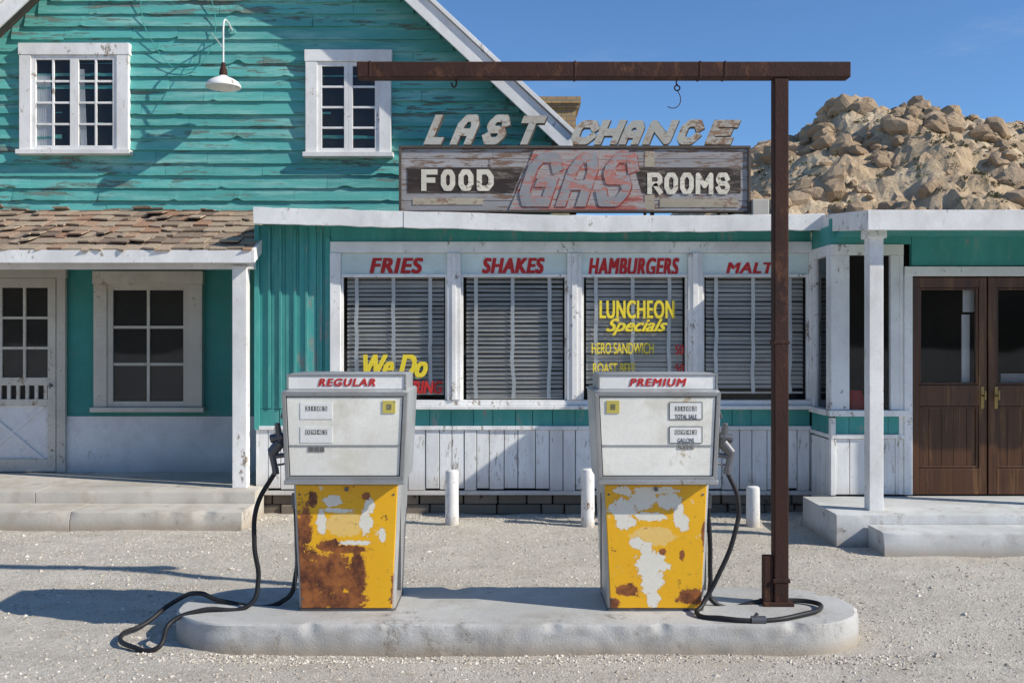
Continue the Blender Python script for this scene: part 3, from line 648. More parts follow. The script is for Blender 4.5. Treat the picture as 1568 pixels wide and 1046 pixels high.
# gooseneck lamp
Yl=10.24; lx=X(342,Yl); p=empty('barn_lamp',(lx,YW,4.3))
zb=Z(134,Yl)
b=MB(); b.lathe(lx,Yl,[(.178,zb-.004),(.180,zb+.004),(.172,zb+.025),(.15,zb+.055),(.10,zb+.085),(.05,zb+.105),(.035,zb+.12)],36,.1)
b.lathe(lx,Yl,[(.176,zb-.004),(.165,zb+.02),(.14,zb+.048),(.09,zb+.078),(.03,zb+.10)][::-1],36,.1)
b.build('shade',M['white'],p,smooth=True)
b=MB(); b.lathe(lx,Yl,[(.038,zb+.10),(.042,zb+.14),(.034,zb+.19),(.022,zb+.215),(.02,zb+.25),(.0,zb+.25)],20,.1); b.build('socket',M['rust'],p,smooth=True)
tube('arm',[(lx,Yl,zb+.24),(lx,Yl,zb+.5),(lx,Yl+.0,Z(45,Yl)),(lx,Yl+.04,Z(30,Yl)),(lx,Yl+.14,Z(27,Yl)),(lx,YW-.02,Z(33,Yl))],.009,M['white'],p)
b=MB(); b.cyl((lx,YW-.045,Z(33,Yl)),(lx,YW-.01,Z(33,Yl)),.04,r=.1); b.build('wall_plate',M['siding'],p)
tube('brace',[(lx,Yl,Z(75,Yl)),(X(325,YW),YW-.03,Z(52,YW))],.004,M['white'],p)
tube('service_wire',[(X(322,YW),YW-.05,Z(-20,YW)),(X(330,YW),YW-.06,Z(60,YW)),(X(290,YW),YW-.06,Z(110,YW)),(X(232,YW),YW-.05,Z(60,YW)),(X(214,YW),YW-.05,Z(-20,YW))],.004,M['teal'],house)

b=MB(); Y=12.6; b.box(X(818,Y),X(882,Y),Y,Y+.7,2.5,Z(166,Y)); b.box(X(815,Y),X(886,Y),Y-.03,Y+.73,Z(166,Y),Z(160,Y)); b.box(X(812,Y),X(889,Y),Y-.06,Y+.76,Z(160,Y)+.001,Z(150,Y)); b.build('brick_chimney',M['brick'])

# ================================================================ DINER
diner=empty('roadside_diner',(0,9.6,0)); Y=9.6
def bx(mb,a,b_,t,bt,y0,y1,r=None,YY=9.6): mb.box(X(a,YY),X(b_,YY),y0,y1,Z(bt,YY),Z(t,YY),r)
XL=-2.47; XR=2.88
b=MB(); a=392
while a<505:
    w=random.uniform(20,28); e=min(507,a+w)
    bx(b,a+.3,e-.3,345,626,9.595+random.uniform(-.003,.003),9.65); a=e
for px in(413,430,452,470,492): bx(b,px-2,px+2,350,625,9.575,9.594)
b.box(XL,XL+.1,9.66,10.55,.2,2.7); b.build('board_and_batten',M['teal'],diner,bevel=.002)
b=MB(); bx(b,391,398,345,657,9.56,9.593,.3) ;bx(b,499,506.5,365,626,9.57,9.593,.3); b.build('corner_boards',M['teal'],diner)
b=MB(); a=392
while a<1240:
    w=random.uniform(24,40); e=min(1240,a+w)
    bx(b,a+.4,e-.4,626.5,654,9.592+random.uniform(-.004,.003),9.66); a=e
b.build('teal_band',M['teal'],diner,bevel=.002)
b=MB(); bx(b,392,1241,652,658,9.565,9.59,.3); b.build('dado_rail',M['whiteb'],diner,bevel=.003)
b=MB(); a=392
while a<1240:
    w=random.choice([19,21,23,27]); e=min(1241,a+w)
    bx(b,a+.6,e-.6,658.5,748+random.uniform(-1,3),9.585+random.uniform(-.005,.005),9.64); a=e
b.build('wainscot_boards',M['whiteb'],diner,bevel=.003)
b=MB(); bx(b,392,1241,751,757,9.57,9.64,.5); b.build('base_board',M['whiteb'],diner)
b=MB(); 
for row in range(2):
    a=386-row*20
    while a<1245:
        w=random.uniform(28,70); e=a+w
        x0,x1=X(a,Y)+.006,X(e,Y)-.006; z0=row*.1-.02; z1=z0+.095
        yy=9.62+random.uniform(-.02,.02)
        b.box(max(x0,XL),min(x1,XR),yy,9.75,z0,z1); a=e
b.build('stone_foundation',M['stone'],diner,bevel=.012)
b=MB(); b.box(XL,XR,9.68,9.8,-.05,.2,.9); b.build('foundation_core',M['room'],diner)
b=MB(); bx(b,507,1241,371,388,9.55,9.66,.1)
posts=[(507,523),(685.5,706),(868,890),(1052,1074),(1237,1246)]
for a,e in posts: bx(b,a,e,388.3,612,9.535,9.66)
bx(b,507,1246,612.3,620,9.545,9.66,.2)
b.box(X(503,Y),X(1246,Y),9.50,9.66,Z(626,Y),Z(620.3,Y),.1)
b.build('window_frames',M['white'],diner,bevel=.004)
b=MB()
for a,e in posts[1:4]: bx(b,a+7,e-7,388.6,611,9.522,9.534)
b.build('mullion_battens',M['white'],diner,bevel=.003)
spans=[(523,685.5),(706,868),(890,1052),(1074,1237)]
b=MB(); 
for a,e in spans: bx(b,a+.3,e-.3,388.5,420,9.58,9.60)
b.build('sign_panels',M['signpanel'],diner)
b=MB()
for a,e in spans: bx(b,a+.2,e-.2,420.3,425,9.56,9.61); bx(b,a+.2,a+3.5,425.2,612,9.57,9.61);bx(b,e-3.5,e-.2,425.2,612,9.57,9.61)
b.build('glazing_bars',M['white'],diner,bevel=.002)
for i,(a,e) in enumerate(spans):
    b=MB(); b.add([(X(a,Y),9.592,Z(612,Y)),(X(e,Y),9.592,Z(612,Y)),(X(e,Y),9.592,Z(425,Y)),(X(a,Y),9.592,Z(425,Y))],[(0,1,2,3)]); b.build('pane',M['glass'],diner)
    b=MB(); z=Z(425,Y); zl=Z([600,606,590,598][i],Y); tilt=[.95,.85,1.05,.95][i]; xa,xb=X(a+8,Y),X(e-6,Y)
    while z>zl:
        tt=tilt+random.gauss(0,.07); ca,sa=math.cos(tt),math.sin(tt); h=.020; y0=9.640; s1=random.gauss(0,.0025); s2=random.gauss(0,.0025)
        VV=[(xa,y0-h*ca,z-h*sa+s1),(xb,y0-h*ca,z-h*sa+s2),(xb,y0+h*ca,z+h*sa+s2),(xa,y0+h*ca,z+h*sa+s1)]
        b.add(VV,[(0,1,2,3)]); z-=.042
    b.box(xa,xb,9.63,9.66,zl-.03,zl-.012,.2)
    b.build('blind_slats',M['slat'],diner)
    b=MB()
    for f in(.10,.48,.86):
        xx=xa+(xb-xa)*f; ph=random.random()*99; nn=24; VV=[];Fs=[]
        for k in range(nn+1):
            zz=Z(425,Y)+(zl-.03-Z(425,Y))*k/nn; o=.016*mn.noise(Vector((ph,k*.22,0)))*(k/nn)**.5+.003*mn.noise(Vector((ph,k*.9,0)))
            VV+=[(xx-.018+o,9.615,zz),(xx+.018+o,9.615,zz)]
        for k in range(nn): Fs.append((2*k,2*k+2,2*k+3,2*k+1))
        b.add(VV,Fs,0)
    b.build('blind_tapes',M['tape'],diner)
ys=9.577
for s_,a,e in(('FRIES',566,648),('SHAKES',738,834),('HAMBURGERS',901,1040),('MALTS',1112,1198)):
    tpx('lettering',s_,a,e,395 if s_!='MALTS' else 402,419 if s_!='HAMBURGERS' else 422,ys,M['red'],diner,shear=.22,bold=.06 if s_!='HAMBURGERS' else .045,font_space=1.12)
yg=9.589
tpx('window_lettering','LUNCHEON',918,1033,460,488,yg,M['yellowt'],diner,bold=.03,extr=.001,font_space=1.1)
tpx('window_lettering','Specials',928,1022,488,514,yg,M['yellowt'],diner,shear=.5,bold=.03,extr=.001)
tpx('window_lettering','HERO SANDWICH',906,1001,525,542,yg,M['yellowt'],diner,bold=.01,extr=.001)
tpx('window_lettering','ROAST BEEF',908,973,556,572,yg,M['yellowt'],diner,bold=.01,extr=.001)
tpx('window_lettering','CHILI BOWL',908,985,590,604,yg,M['yellowt'],diner,bold=.01,extr=.001)
tpx('window_lettering','50',1034,1047,528,543,yg,M['red'],diner,bold=.02,extr=.001)
tpx('window_lettering','50',1034,1047,557,572,yg,M['red'],diner,bold=.02,extr=.001)
tpx('window_lettering','We Do',556,655,543,578,yg,M['yellowt'],diner,shear=.35,bold=.05,extr=.001)
tpx('window_lettering','CATERING',586,678,583,603,yg,M['red'],diner,shear=.2,bold=.04,extr=.001)
b=MB(); a=507
while a<1241:
    e=min(1241,a+random.uniform(160,320)); bx(b,a+.2,e-.2,340,370.6,9.58,9.66); a=e
b.build('header_board',M['teal'],diner,bevel=.002)
YF=9.30
def fz(px): return np.interp(px,[388,610,840,1000,1262],[318,324,330,331,328])
b=MB(); brk=[388,618,996,1262]
for i in range(3):
    a,e=brk[i],brk[i+1]; nn=14
    top=[(X(a+(e-a)*k/nn,YF)+(.001 if k==0 else -.001 if k==nn else 0),Z(fz(a+(e-a)*k/nn)+random.uniform(-.6,.6),YF)) for k in range(nn+1)]
    bot=[(x_,z_-.152+random.uniform(-.004,.004)) for x_,z_ in top]
    b.prism_y(bot+top[::-1],YF-.02-.004*(i%2),YF+.015)
b.build('fascia',M['white'],diner,bevel=.004)
nn=16; pts=[388+(1262-388)*k/nn for k in range(nn+1)]
top=[(X(q,YF),Z(fz(q),YF)-.012) for q in pts]; bot=[(x_,z_-.05) for x_,z_ in top]
b=MB(); b.prism_y(bot+top[::-1],YF+.016,YW-.05,.3); b.build('flat_roof',M['roof'],diner)
b=MB(); b.prism_y([(x_,z_-.11) for x_,z_ in top]+[(x_,z_-.06) for x_,z_ in top][::-1],YF+.016,9.9,.3); b.build('soffit',M['teal'],diner)
b=MB(); b.box(X(1150,9.5),X(1176,9.5),9.45,9.6,2.80,Z(306,9.5)); b.build('roof_vent',M['cream'],diner,bevel=.01)
b=MB(); b.box(XL+.1,6.9,10.48,10.54,.2,2.7); b.box(XL+.1,6.9,9.68,10.48,.05,.2); b.box(6.9,7,9.1,10.5,.1,2.7);b.build('interior_walls',M['room'],diner)

# right block
Yb=9.0
def bb(mb,a,e,t,bt,y0,y1,r=None): mb.box(X(a,Yb),X(e,Yb),y0,y1,Z(bt,Yb),Z(t,Yb),r)
b=MB(); a=1279
for w in(22,26,20,24,15):
    e=min(a+w,1385); bb(b,a+.4,e-.4,672,757,9.0+random.uniform(-.003,.003),9.05); a=e
y=9.02
while y<9.55: b.box(XR-.0+random.uniform(-.002,.002),XR+.05,y+.003,min(y+.135,9.575),.05,Z(674,Yb)); y+=.14
b.build('entry_wainscot',M['whiteb'],diner,bevel=.003)
b=MB(); bb(b,1271.5,1279,640,758,8.985,9.05,.2); bb(b,1272,1395,665,671.5,8.98,9.05,.2); b.box(XR-.015,XR+.04,9.05,9.58,Z(671,Yb),Z(665,Yb),.2)
bb(b,1268,1389,628,637,8.95,9.06,.1); b.box(XR-.03,XR+.05,9.06,9.58,Z(637,Yb),Z(628,Yb),.1)
b.build('entry_trim',M['white'],diner,bevel=.003)
b=MB(); 
for a,e in((1279,1300),(1300,1330),(1330,1360),(1360,1385)): bb(b,a+.3,e-.3,637.5,664.5,9.0,9.05)
for k in range(4): b.box(XR,XR+.05,9.05+k*.13,9.177+k*.13,Z(664.5,Yb),Z(637.5,Yb))
bb(b,1272,1395,335,374,9.0,9.06,.3); bb(b,1396,1740,335,407,9.0,9.06,.3); b.box(XR,XR+.05,9.06,9.58,Z(374,Yb),2.7,.3)
b.build('entry_teal_boards',M['teal'],diner,bevel=.002)
b=MB(); bb(b,1272,1383,374.5,391,8.985,9.05,.1); bb(b,1272,1300,391.3,627.5,8.985,9.04,.2); bb(b,1363,1376,391.3,627.5,8.985,9.04,.2)
b.box(XR-.01,XR+.05,9.05,9.58,Z(391,Yb),Z(374.5,Yb),.1); b.box(XR-.01,XR+.04,9.045,9.10,Z(627.5,Yb),Z(391.3,Yb),.3); b.box(XR-.01,XR+.04,9.48,9.53,Z(627.5,Yb),Z(391.3,Yb),.3)
bb(b,1383.5,1396,408.5,757,8.975,9.04,.1); bb(b,1383.5,1740,408.5,423,8.97,9.04,.1); bb(b,1376.3,1383.2,391.3,757,8.99,9.04,.3); bb(b,1640,1652,423.3,757,8.975,9.04,.1)
b.build('entry_frames',M['white'],diner,bevel=.004)
b=MB(); bb(b,1653,1980,423.3,760,9.0,9.06,.3); b.box(6.95,7.05,9.06,12,0,2.7); b.build('far_wall',M['teal'],diner)
b=MB(); zA,zB=Z(627,Yb),Z(391,Yb)
b.add([(X(1300,Yb),9.02,zA),(X(1363,Yb),9.02,zA),(X(1363,Yb),9.02,zB),(X(1300,Yb),9.02,zB)],[(0,1,2,3)])
b.add([(XR+.02,9.48,zA),(XR+.02,9.10,zA),(XR+.02,9.10,zB),(XR+.02,9.48,zB)],[(0,1,2,3)]); b.build('entry_panes',M['glass'],diner)
b=MB(); bb(b,1345,1352,400,620,9.2,9.22,.1); b.build('entry_curtain',M['curtain'],diner)
b=MB(); x=X(1312,9.15); b.loft([(x,9.2,.17,.14,.05,.6),(x,9.2,.17,.14,.06,1.10),(x,9.2,.12,.09,.04,1.20)],.1); b.build('booth_seat',M['booth'],diner,smooth=True)
D=empty('double_door',(X(1514,Yb),9.03,.25)); par(D,diner)
for (a,e) in((1397,1513),(1515.5,1631.5)):
    dd=MB(); y0,y1=9.025,9.07
    def q(px0,px1,t,bt,ya=9.025,yb=9.07,r=None): dd.box(X(px0,Yb),X(px1,Yb),ya,yb,Z(bt,Yb),Z(t,Yb),r)
    st=12
    q(a,a+st,425,757.5,r=.1); q(e-st,e,425,757.5,r=.4)
    q(a+st+.1,e-st-.1,425,440,y0+.001,r=.3); q(a+st+.1,e-st-.1,590,622,y0+.001,r=.0); q(a+st+.1,e-st-.1,718,757.5,y0+.001,r=.5)
    xa=a+st+.3
    while xa<e-st-1:
        xb=min(e-st-.3,xa+random.uniform(14,24)); q(xa,xb-.3,622.3,717.6,y0+.022,y1-.002); xa=xb
    for (p0,p1,t,bt) in((a+st+.2,a+st+4,622.5,717.5),(e-st-4,e-st-.2,622.5,717.5),(a+st+4.2,e-st-4.2,622.5,626),(a+st+4.2,e-st-4.2,714,717.5)): q(p0,p1,t,bt,y0+.008,r=.8)
    for (p0,p1,t,bt) in((a+st+.2,a+st+4,440.5,589.5),(e-st-4,e-st-.2,440.5,589.5),(a+st+4.2,e-st-4.2,440.5,444),(a+st+4.2,e-st-4.2,586,589.5)): q(p0,p1,t,bt,y0+.01,r=.8)
    dd.build('leaf',M['wood'],D,bevel=.004)
    g=MB(); g.add([(X(a+st,Yb),y0+.03,Z(590,Yb)),(X(e-st,Yb),y0+.03,Z(590,Yb)),(X(e-st,Yb),y0+.03,Z(440,Yb)),(X(a+st,Yb),y0+.03,Z(440,Yb))],[(0,1,2,3)]); g.build('glass',M['glass'],D)
b=MB()
for px in(1506,1527):
    b.box(X(px-2.5,Yb),X(px+2.5,Yb),9.018,9.026,Z(626,Yb),Z(592,Yb)); b.cyl((X(px,Yb),9.02,Z(606,Yb)),(X(px,Yb),8.965,Z(606,Yb)),.009); b.cyl((X(px,Yb),8.965,Z(612,Yb)),(X(px,Yb),8.965,Z(598,Yb)),.009)
b.build('handles',M['brass'],D,bevel=.002,smooth=True)
b=MB(); b.box(X(1472,9.15),X(1484,9.15),9.14,9.15,Z(588,9.15),Z(482,9.15)); b.box(X(1474,9.15),X(1496,9.15),9.14,9.15,Z(478,9.15),Z(442,9.15))
for k in range(10): b.box(X(1532,9.15),X(1600,9.15),9.14,9.15,Z(574+k*3,9.15),Z(572.6+k*3,9.15))
b.build('interior_drapes',M['curtain'],diner)
zf,zr_=2.72,2.83; y0,y1=8.10,9.31; x0,x1=X(1329,8.1),7.2
b=MB(); b.prism_x([(y0,zf-.165),(y0+.03,zf-.165),(y0+.03,zf),(y0,zf)],x0,x1,.2)
b.prism_x([(y0+.031,zf-.163),(y1,zr_-.152),(y1,zr_),(y0+.031,zf)],x0,x0+.03,.3); b.build('porch_fascia',M['white'],diner,bevel=.004)
b=MB(); b.prism_x([(y0+.031,zf-.05),(y1+1.2,zr_-.03),(y1+1.2,zr_+.03),(y0+.031,zf-.008)],x0+.031,x1,.2); b.build('porch_roof',M['roof'],diner)
b=MB(); b.prism_x([(y0+.031,zf-.14),(9.0,zf-.13),(9.0,zf-.09),(y0+.031,zf-.06)],x0+.031,x1,.2); b.build('porch_soffit',M['teal'],diner)
b=MB(); b.box(X(1327,8.3),X(1349,8.3),8.24,8.36,.248,zf-.14,.1); b.box(X(1323,8.3),X(1353,8.3),8.22,8.38,Z(366,8.3),zf-.139,.1)
b.box(5.2,5.32,8.24,8.36,.248,zf-.14,.1); b.build('porch_post',M['white'],diner,bevel=.006)
p=empty('entry_steps',(4,8.4,0))
b=MB(); slab(b,2.63,7.5,8.06,8.999,-.05,.25); b.build('landing',M['concrete3'],p,smooth=True)
b=MB(); slab(b,2.88,7.5,7.69,8.05,-.05,.17); b.build('lower_step',M['concrete3'],p,smooth=True)
b=MB(); b.box(XR+.01,7.4,9.001,9.3,-.05,.249); b.build('threshold',M['concrete3'],p)

# ================================================================ ROOF SIGN
def signpaint(name,col,under,peel,ps=7,seed=0,st=(1,1,2),bm=.6,dirt=.55,dc=None): return painted(name,col,under=under,peel=peel,pscale=ps,st=st,dirt=dirt,bmp=bm,rv=.4,edge=.05,dirtcol=dc)
S0=signpaint('sign_weathered_board',(.42,.41,.41),(.22,.14,.10),.66,8,st=(.5,1,3))
S1=signpaint('sign_brown_field',(.048,.034,.028),(.22,.18,.15),.52,8,st=(.5,1,3))
S2=signpaint('sign_faded_red',(.50,.125,.095),(.40,.36,.34),.80,7,st=(.5,1,2.6),dirt=.8,dc=(.46,.26,.22))
S2b=signpaint('sign_letter_shadow_red',(.36,.06,.045),(.38,.30,.27),.6,9)
S3=signpaint('sign_letter_white',(.82,.76,.62),(.16,.12,.09),.46,14)
S4=signpaint('sign_letter_blue_grey',(.31,.32,.33),(.47,.20,.165),.66,8,st=(.7,1,2),dirt=.8,dc=(.42,.36,.33))
S5=signpaint('standing_letter_paint',(.52,.51,.45),(.27,.165,.10),.58,11,bm=.4,dirt=.8,dc=(.38,.30,.22))
S6=signpaint('standing_letter_edge',(.10,.08,.065),(.2,.16,.13),.3,9)
sg=empty('roof_sign',(.6,9.5,2.85)); Y=9.5
def sb(mb,a,e,t,bt,ya,yb,r=None): mb.box(X(a,Y),X(e,Y),ya,yb,Z(bt,Y),Z(t,Y),r)
b=MB(); rows=[228,244,260,276,292,308,323]
for i in range(6):
    cuts=[614,random.uniform(700,820),random.uniform(900,1050),1145]
    for j in range(3): sb(b,cuts[j]+.2,cuts[j+1]-.2,rows[i]+.3,rows[i+1]-.3,Y+random.uniform(-.002,.002),Y+.04)
b.build('planks',S0,sg,bevel=.002)
def poly(mb,pts,ya,yb,r=None): mb.prism_y([(X(a,Y),Z(c_,Y)) for a,c_ in pts],ya,yb,r)
b=MB(); 
for i,(t,bt) in enumerate(((257,276),(276.4,296))):
    sl=lambda y_:802-(y_-257)*.42
    poly(b,[(624,bt),(sl(bt),bt),(sl(t),t),(624,t)],Y-.005,Y+.0)
    sr=lambda y_:972+(y_-257)*.30
    poly(b,[(sr(bt),bt),(1134,bt),(1134,t),(sr(t),t)],Y-.005,Y+.0)
b.build('dark_fields',S1,sg)
b=MB()
for i in range(6):
    t,bt=230+i*15.4,230+(i+1)*15.4-.5
    xl_=lambda y_:818-(y_-230)*.42
    xr_=lambda y_:962+(y_-230)*.30
    poly(b,[(xl_(bt),bt),(xr_(bt),bt),(xr_(t),t),(xl_(t),t)],Y-.009+random.uniform(-.001,.001),Y-.001)
b.build('red_field',S2,sg)
b=MB(); b2=MB()
for ch,a,e in(('G',788,868),('A',850,924),('S',906,984)):
    x0,x1,z0,z1=X(a,Y),X(e,Y),Z(317,Y),Z(235,Y)
    block(b2,ch,x0+.010,x1+.010,z0-.010,z1-.010,.096,Y-.0128,Y-.008,.34)
    block(b,ch,x0,x1,z0,z1,.094,Y-.0165,Y-.015,.34)
b2.build('gas_letter_shadow',S2b,sg); b.build('gas_letters',S4,sg)
b=MB()
for ch,a,e in(('F',645,670),('O',675,697),('O',702,725),('D',730,756)): block(b,ch,X(a,Y),X(e,Y),Z(293,Y),Z(260,Y),.050,Y-.009,Y-.004,0)
for ch,a,e in(('R',991,1014),('O',1017,1038),('O',1041,1062),('M',1065,1092),('S',1096,1117)): block(b,ch,X(a,Y),X(e,Y),Z(298,Y),Z(265,Y),.044,Y-.009,Y-.004,0)
b.build('food_rooms_letters',S3,sg)
b=MB(); sb(b,987,1002,232,256,Y-.0045,Y-.001); sb(b,987,1002,299,322,Y-.0045,Y-.001); sb(b,1010,1130,305,318,Y-.004,Y-.001); sb(b,632,740,304,314,Y-.004,Y-.001); b.build('bare_strips',signpaint('sign_cream_strip',(.50,.44,.33),(.3,.2,.14),.6),sg)
b=MB(); sb(b,611,1149,224,228,Y-.02,Y+.05); sb(b,611,1149,323,326,Y-.02,Y+.05); sb(b,611,615,228.2,322.8,Y-.02,Y+.05); sb(b,1145,1149,228.2,322.8,Y-.02,Y+.05)
b.build('frame',S6,sg,bevel=.003)
b=MB()
for px in(640,760,880,1000,1120): b.cyl((X(px,Y),Y+.06,2.8),(X(px,Y),Y+.06,Z(225,Y)),.02); b.cyl((X(px,Y),Y+.06,Z(230,Y)),(X(px,Y),Y+.7,2.82),.015)
b.build('braces',M['rust'],sg)
b=MB(); b2=MB()
for i,(ch,a,e) in enumerate((('L',648,694),('A',688,740),('S',734,786),('T',784,838),('C',870,922),('H',908,960),('A',946,992),('N',982,1040),('C',1032,1082),('E',1078,1134))):
    t=177+random.uniform(-1,1) if i<4 else 184+random.uniform(-1,1)
    bt=222
    block(b,ch,X(a,Y),X(e,Y),Z(bt,Y),Z(t,Y),.070,Y-.006,Y+.003,.42,.1*i)
    block(b2,ch,X(a+1.5,Y),X(e+1.5,Y),Z(bt+.8,Y),Z(t+.8,Y),.074,Y+.006,Y+.05,.42)
    b2.cyl((X(a+10,Y),Y+.03,Z(226,Y)),(X(a+10,Y),Y+.03,Z(bt-2,Y)),.008)
b.build('standing_letter_faces',S5,sg); b2.build('standing_letter_returns',S6,sg)
    
# ================================================================ HILLS
m,nt,b=newmat('granite_hill')
n1=noise(nt,.10,8,.65); n2=noise(nt,.5,8,.7); n3=noise(nt,2.2,6,.75); r=attr(nt)
c=mix(nt,step(nt,n2,.35,.68),(.64,.485,.31),(.50,.36,.225))
c=mix(nt,mth(nt,'MULTIPLY',step(nt,n1,.46,.58),.75),c,(.74,.60,.41))
c=mix(nt,mth(nt,'MULTIPLY',step(nt,n3,.56,.68),.5),c,(.20,.15,.09))
c=mix(nt,step(nt,r,.02,.03),c,mix(nt,r,mix(nt,n3,(.30,.205,.13),(.46,.335,.215)),mix(nt,n3,(.48,.34,.22),(.68,.52,.35))))
nt.links.new(c,b.inputs['Base Color']); b.inputs['Roughness'].default_value=1; b.inputs['Specular IOR Level'].default_value=.05
bump(nt,b,mth(nt,'ADD',n2,mth(nt,'MULTIPLY',n3,.6)),1,.5)
M['rock']=m
PX=[-60,-10,10,20,26,29,32,34.5,37,39,41.5,44,47,52,57,75,120,200]; PZ=[1,4,10,17,21.8,22.6,23.8,25.8,26.6,25.4,26.2,26.4,25.0,24.0,24.2,27,19,6]
def hh(x,y):
    base=np.interp(x,PX,PZ); t=min(1,max(0,(y-42)/68)); t=t*t*(3-2*t)
    if y>112: t*=max(0,1-(y-112)/90)**1.5
    v=Vector((x,y,0))
    rid=1-abs(mn.fractal(v*.055,1.0,2.1,4))
    n_=mn.fractal(v*.16+Vector((9,2,0)),.9,2.0,5); n2_=mn.fractal(v*.6+Vector((1,7,0)),.8,2.0,4)
    return base*t+(rid-.8)*6*t*(1-t)*2+(n_*1.2+n2_*.45)*min(1,t*2.5)-.3
mb=MB(); xs=np.concatenate([np.arange(-60,8,2.5),np.arange(8,78,.5),np.arange(78,200,4)]); ys=np.concatenate([np.arange(40,118,.7),np.arange(118,205,4)])
nx=len(xs); hv=[(x,y,hh(x,y)) for y in ys for x in xs]
mb.add(hv,[(j*nx+i,j*nx+i+1,(j+1)*nx+i+1,(j+1)*nx+i) for j in range(len(ys)-1) for i in range(nx-1)],0)
bm=bmesh.new(); bmesh.ops.create_icosphere(bm,subdivisions=2,radius=1); bm.verts.ensure_lookup_table()
iv=np.array([v.co[:] for v in bm.verts]); ifc=[tuple(v.index for v in f.verts) for f in bm.faces]; bm.free()
tmpl=[]
for k in range(8):
    v=iv.copy()
    for i in range(len(v)):
        q_=Vector(v[i]); d=1+.38*mn.noise(q_*1.1+Vector((k*7,0,0)))+.16*mn.noise(q_*2.6+Vector((0,k*5,0)))
        v[i]*=d
    for _ in range(6):
        nr=rng.normal(size=3); nr/=np.linalg.norm(nr); dd=v@nr; ov_=np.maximum(0,dd-.6); v-=np.outer(ov_*.85,nr)
    tmpl.append(v)
def boulder(x,y,s,sq=.8,up=.2,r=None):
    v=tmpl[rng.integers(8)].copy(); a=rng.random()*6.28; ca,sa=math.cos(a),math.sin(a)
    v=v*np.array([1,rng.uniform(.7,1.1),rng.uniform(.7,1.2)*sq])*s
    vx=v[:,0]*ca-v[:,1]*sa; vy=v[:,0]*sa+v[:,1]*ca
    z=hh(x,y)+s*up
    mb.add(list(zip((vx+x).tolist(),(vy+y).tolist(),(v[:,2]+z).tolist())),ifc,float(.05+.95*rng.random()) if r is None else r)
for k in range(1500):
    px=rng.uniform(1120,1640); y=46+66*rng.random()**.6; x=X(px,y)
    cl=mn.noise(Vector((x*.13,y*.10,3)))+.18*(y-80)/30
    if cl<.10 and rng.random()<.92: continue
    boulder(x,y,.22+1.5*rng.random()**3.6,up=.15)
for k in range(190):
    px=rng.uniform(1150,1640); y=rng.uniform(104,112); boulder(X(px,y),y,.4+1.4*rng.random()**2.4,up=.2)
for k in range(34):
    px=rng.normal(1385,30); y=rng.uniform(50,58); x=X(px,y); s=rng.uniform(.4,1.25)
    boulder(x,y,s,1.1,up=(max(0,(1-abs(px-1385)/60))*1.9+.3)*rng.random()+.2,r=.06)
mb.build('rocky_hill',M['rock'],smooth=False)
m,nt,b=newmat('desert_shrub'); r=attr(nt); nt.links.new(mix(nt,r,(.06,.065,.03),(.19,.17,.09)),b.inputs['Base Color']); b.inputs['Roughness'].default_value=1
sm=MB()
for k in range(560):
    px=rng.uniform(1120,1600); y=45+64*rng.random(); x=X(px,y); s=rng.uniform(.2,.6); z=hh(x,y)
    for j in range(22):
        d=rng.normal(size=3); d/=np.linalg.norm(d); d[2]=abs(d[2])*.8; c_=np.array([x,y,z])+d*s*rng.uniform(.5,1); t=rng.normal(size=3)*.13; u=rng.normal(size=3)*.13
        sm.add([c_,c_+t,c_+u],[(0,1,2)])
sm.build('desert_shrubs',m)
mb=MB(); VV=[];n=90
for i in range(n+1):
    a=math.pi+math.pi*i/n; 
    for j,(rad,f) in enumerate(((180,0),(230,.6),(280,1),(380,0))):
        VV.append((rad*math.cos(a),rad*math.sin(a),f*(34+18*mn.fractal(Vector((i*.16,j*.3,2)),1,2,4))-1))
mb.add(VV,[(i*4+j,i*4+j+1,(i+1)*4+j+1,(i+1)*4+j) for i in range(n) for j in range(3)],0)
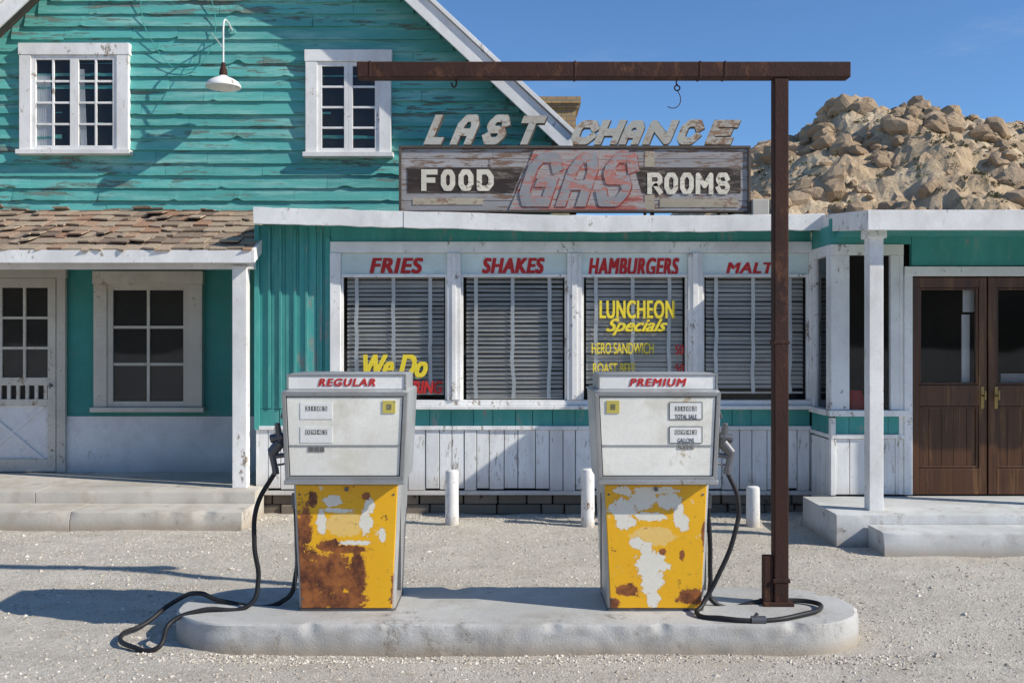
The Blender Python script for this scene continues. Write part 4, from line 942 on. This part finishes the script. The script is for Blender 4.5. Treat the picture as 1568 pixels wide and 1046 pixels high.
m,nt,b=newmat('dark_reflection_slope'); n1=noise(nt,.08,6,.7); nt.links.new(mix(nt,step(nt,n1,.4,.6),(.05,.05,.03),(.12,.10,.065)),b.inputs['Base Color']); b.inputs['Roughness'].default_value=1  # unseen hills added behind the camera, darkened so window reflections stay dark
mb.build('reflection_hills',m)

# ================================================================ LIGHT, SKY, CAMERA
sv=Vector((2.9,-1.05,2.1)).normalized()
L=bpy.data.lights.new('sun','SUN'); L.energy=5; L.angle=math.radians(.5); L.color=(1,.945,.85)
lo=bpy.data.objects.new('sun',L); COL.objects.link(lo); lo.location=(20,-10,20); lo.rotation_euler=sv.to_track_quat('Z','Y').to_euler()
w=bpy.data.worlds.new('World'); sc.world=w; w.use_nodes=True; nt=w.node_tree; bg=nt.nodes['Background']
sky=nt.nodes.new('ShaderNodeTexSky'); sky.sky_type='NISHITA'; sky.sun_disc=False
sky.sun_elevation=math.asin(sv.z); sky.sun_rotation=math.atan2(sv.x,sv.y); sky.altitude=1000; sky.air_density=1.0; sky.dust_density=.1; sky.ozone_density=4
tc=nt.nodes.new('ShaderNodeTexCoord'); mp=nt.nodes.new('ShaderNodeMapping'); mp.inputs['Scale'].default_value=(1.5,1.5,7); mp.inputs['Rotation'].default_value=(0,.5,0)
nt.links.new(tc.outputs['Generated'],mp.inputs[0]); nz_=nt.nodes.new('ShaderNodeTexNoise'); nt.links.new(mp.outputs[0],nz_.inputs['Vector']); nz_.inputs['Scale'].default_value=2.2; nz_.inputs['Detail'].default_value=9; nz_.inputs['Roughness'].default_value=.62
f=mth(nt,'MULTIPLY',step(nt,nz_.outputs['Fac'],.52,.80),.26)
c=mix(nt,1.0,sky.outputs[0],(.74,.94,1.10),'MULTIPLY')
c=mix(nt,f,c,(5,5.2,5.5))
nt.links.new(c,bg.inputs[0]); bg.inputs[1].default_value=.135
cam=bpy.data.cameras.new('camera'); co=bpy.data.objects.new('camera',cam); COL.objects.link(co); co.location=(0,0,H); co.rotation_euler=(math.radians(90),0,0)
cam.lens=35; cam.sensor_width=36; cam.clip_end=2000; sc.camera=co
sc.view_settings.view_transform='Standard'; sc.view_settings.look='None'; sc.view_settings.exposure=0
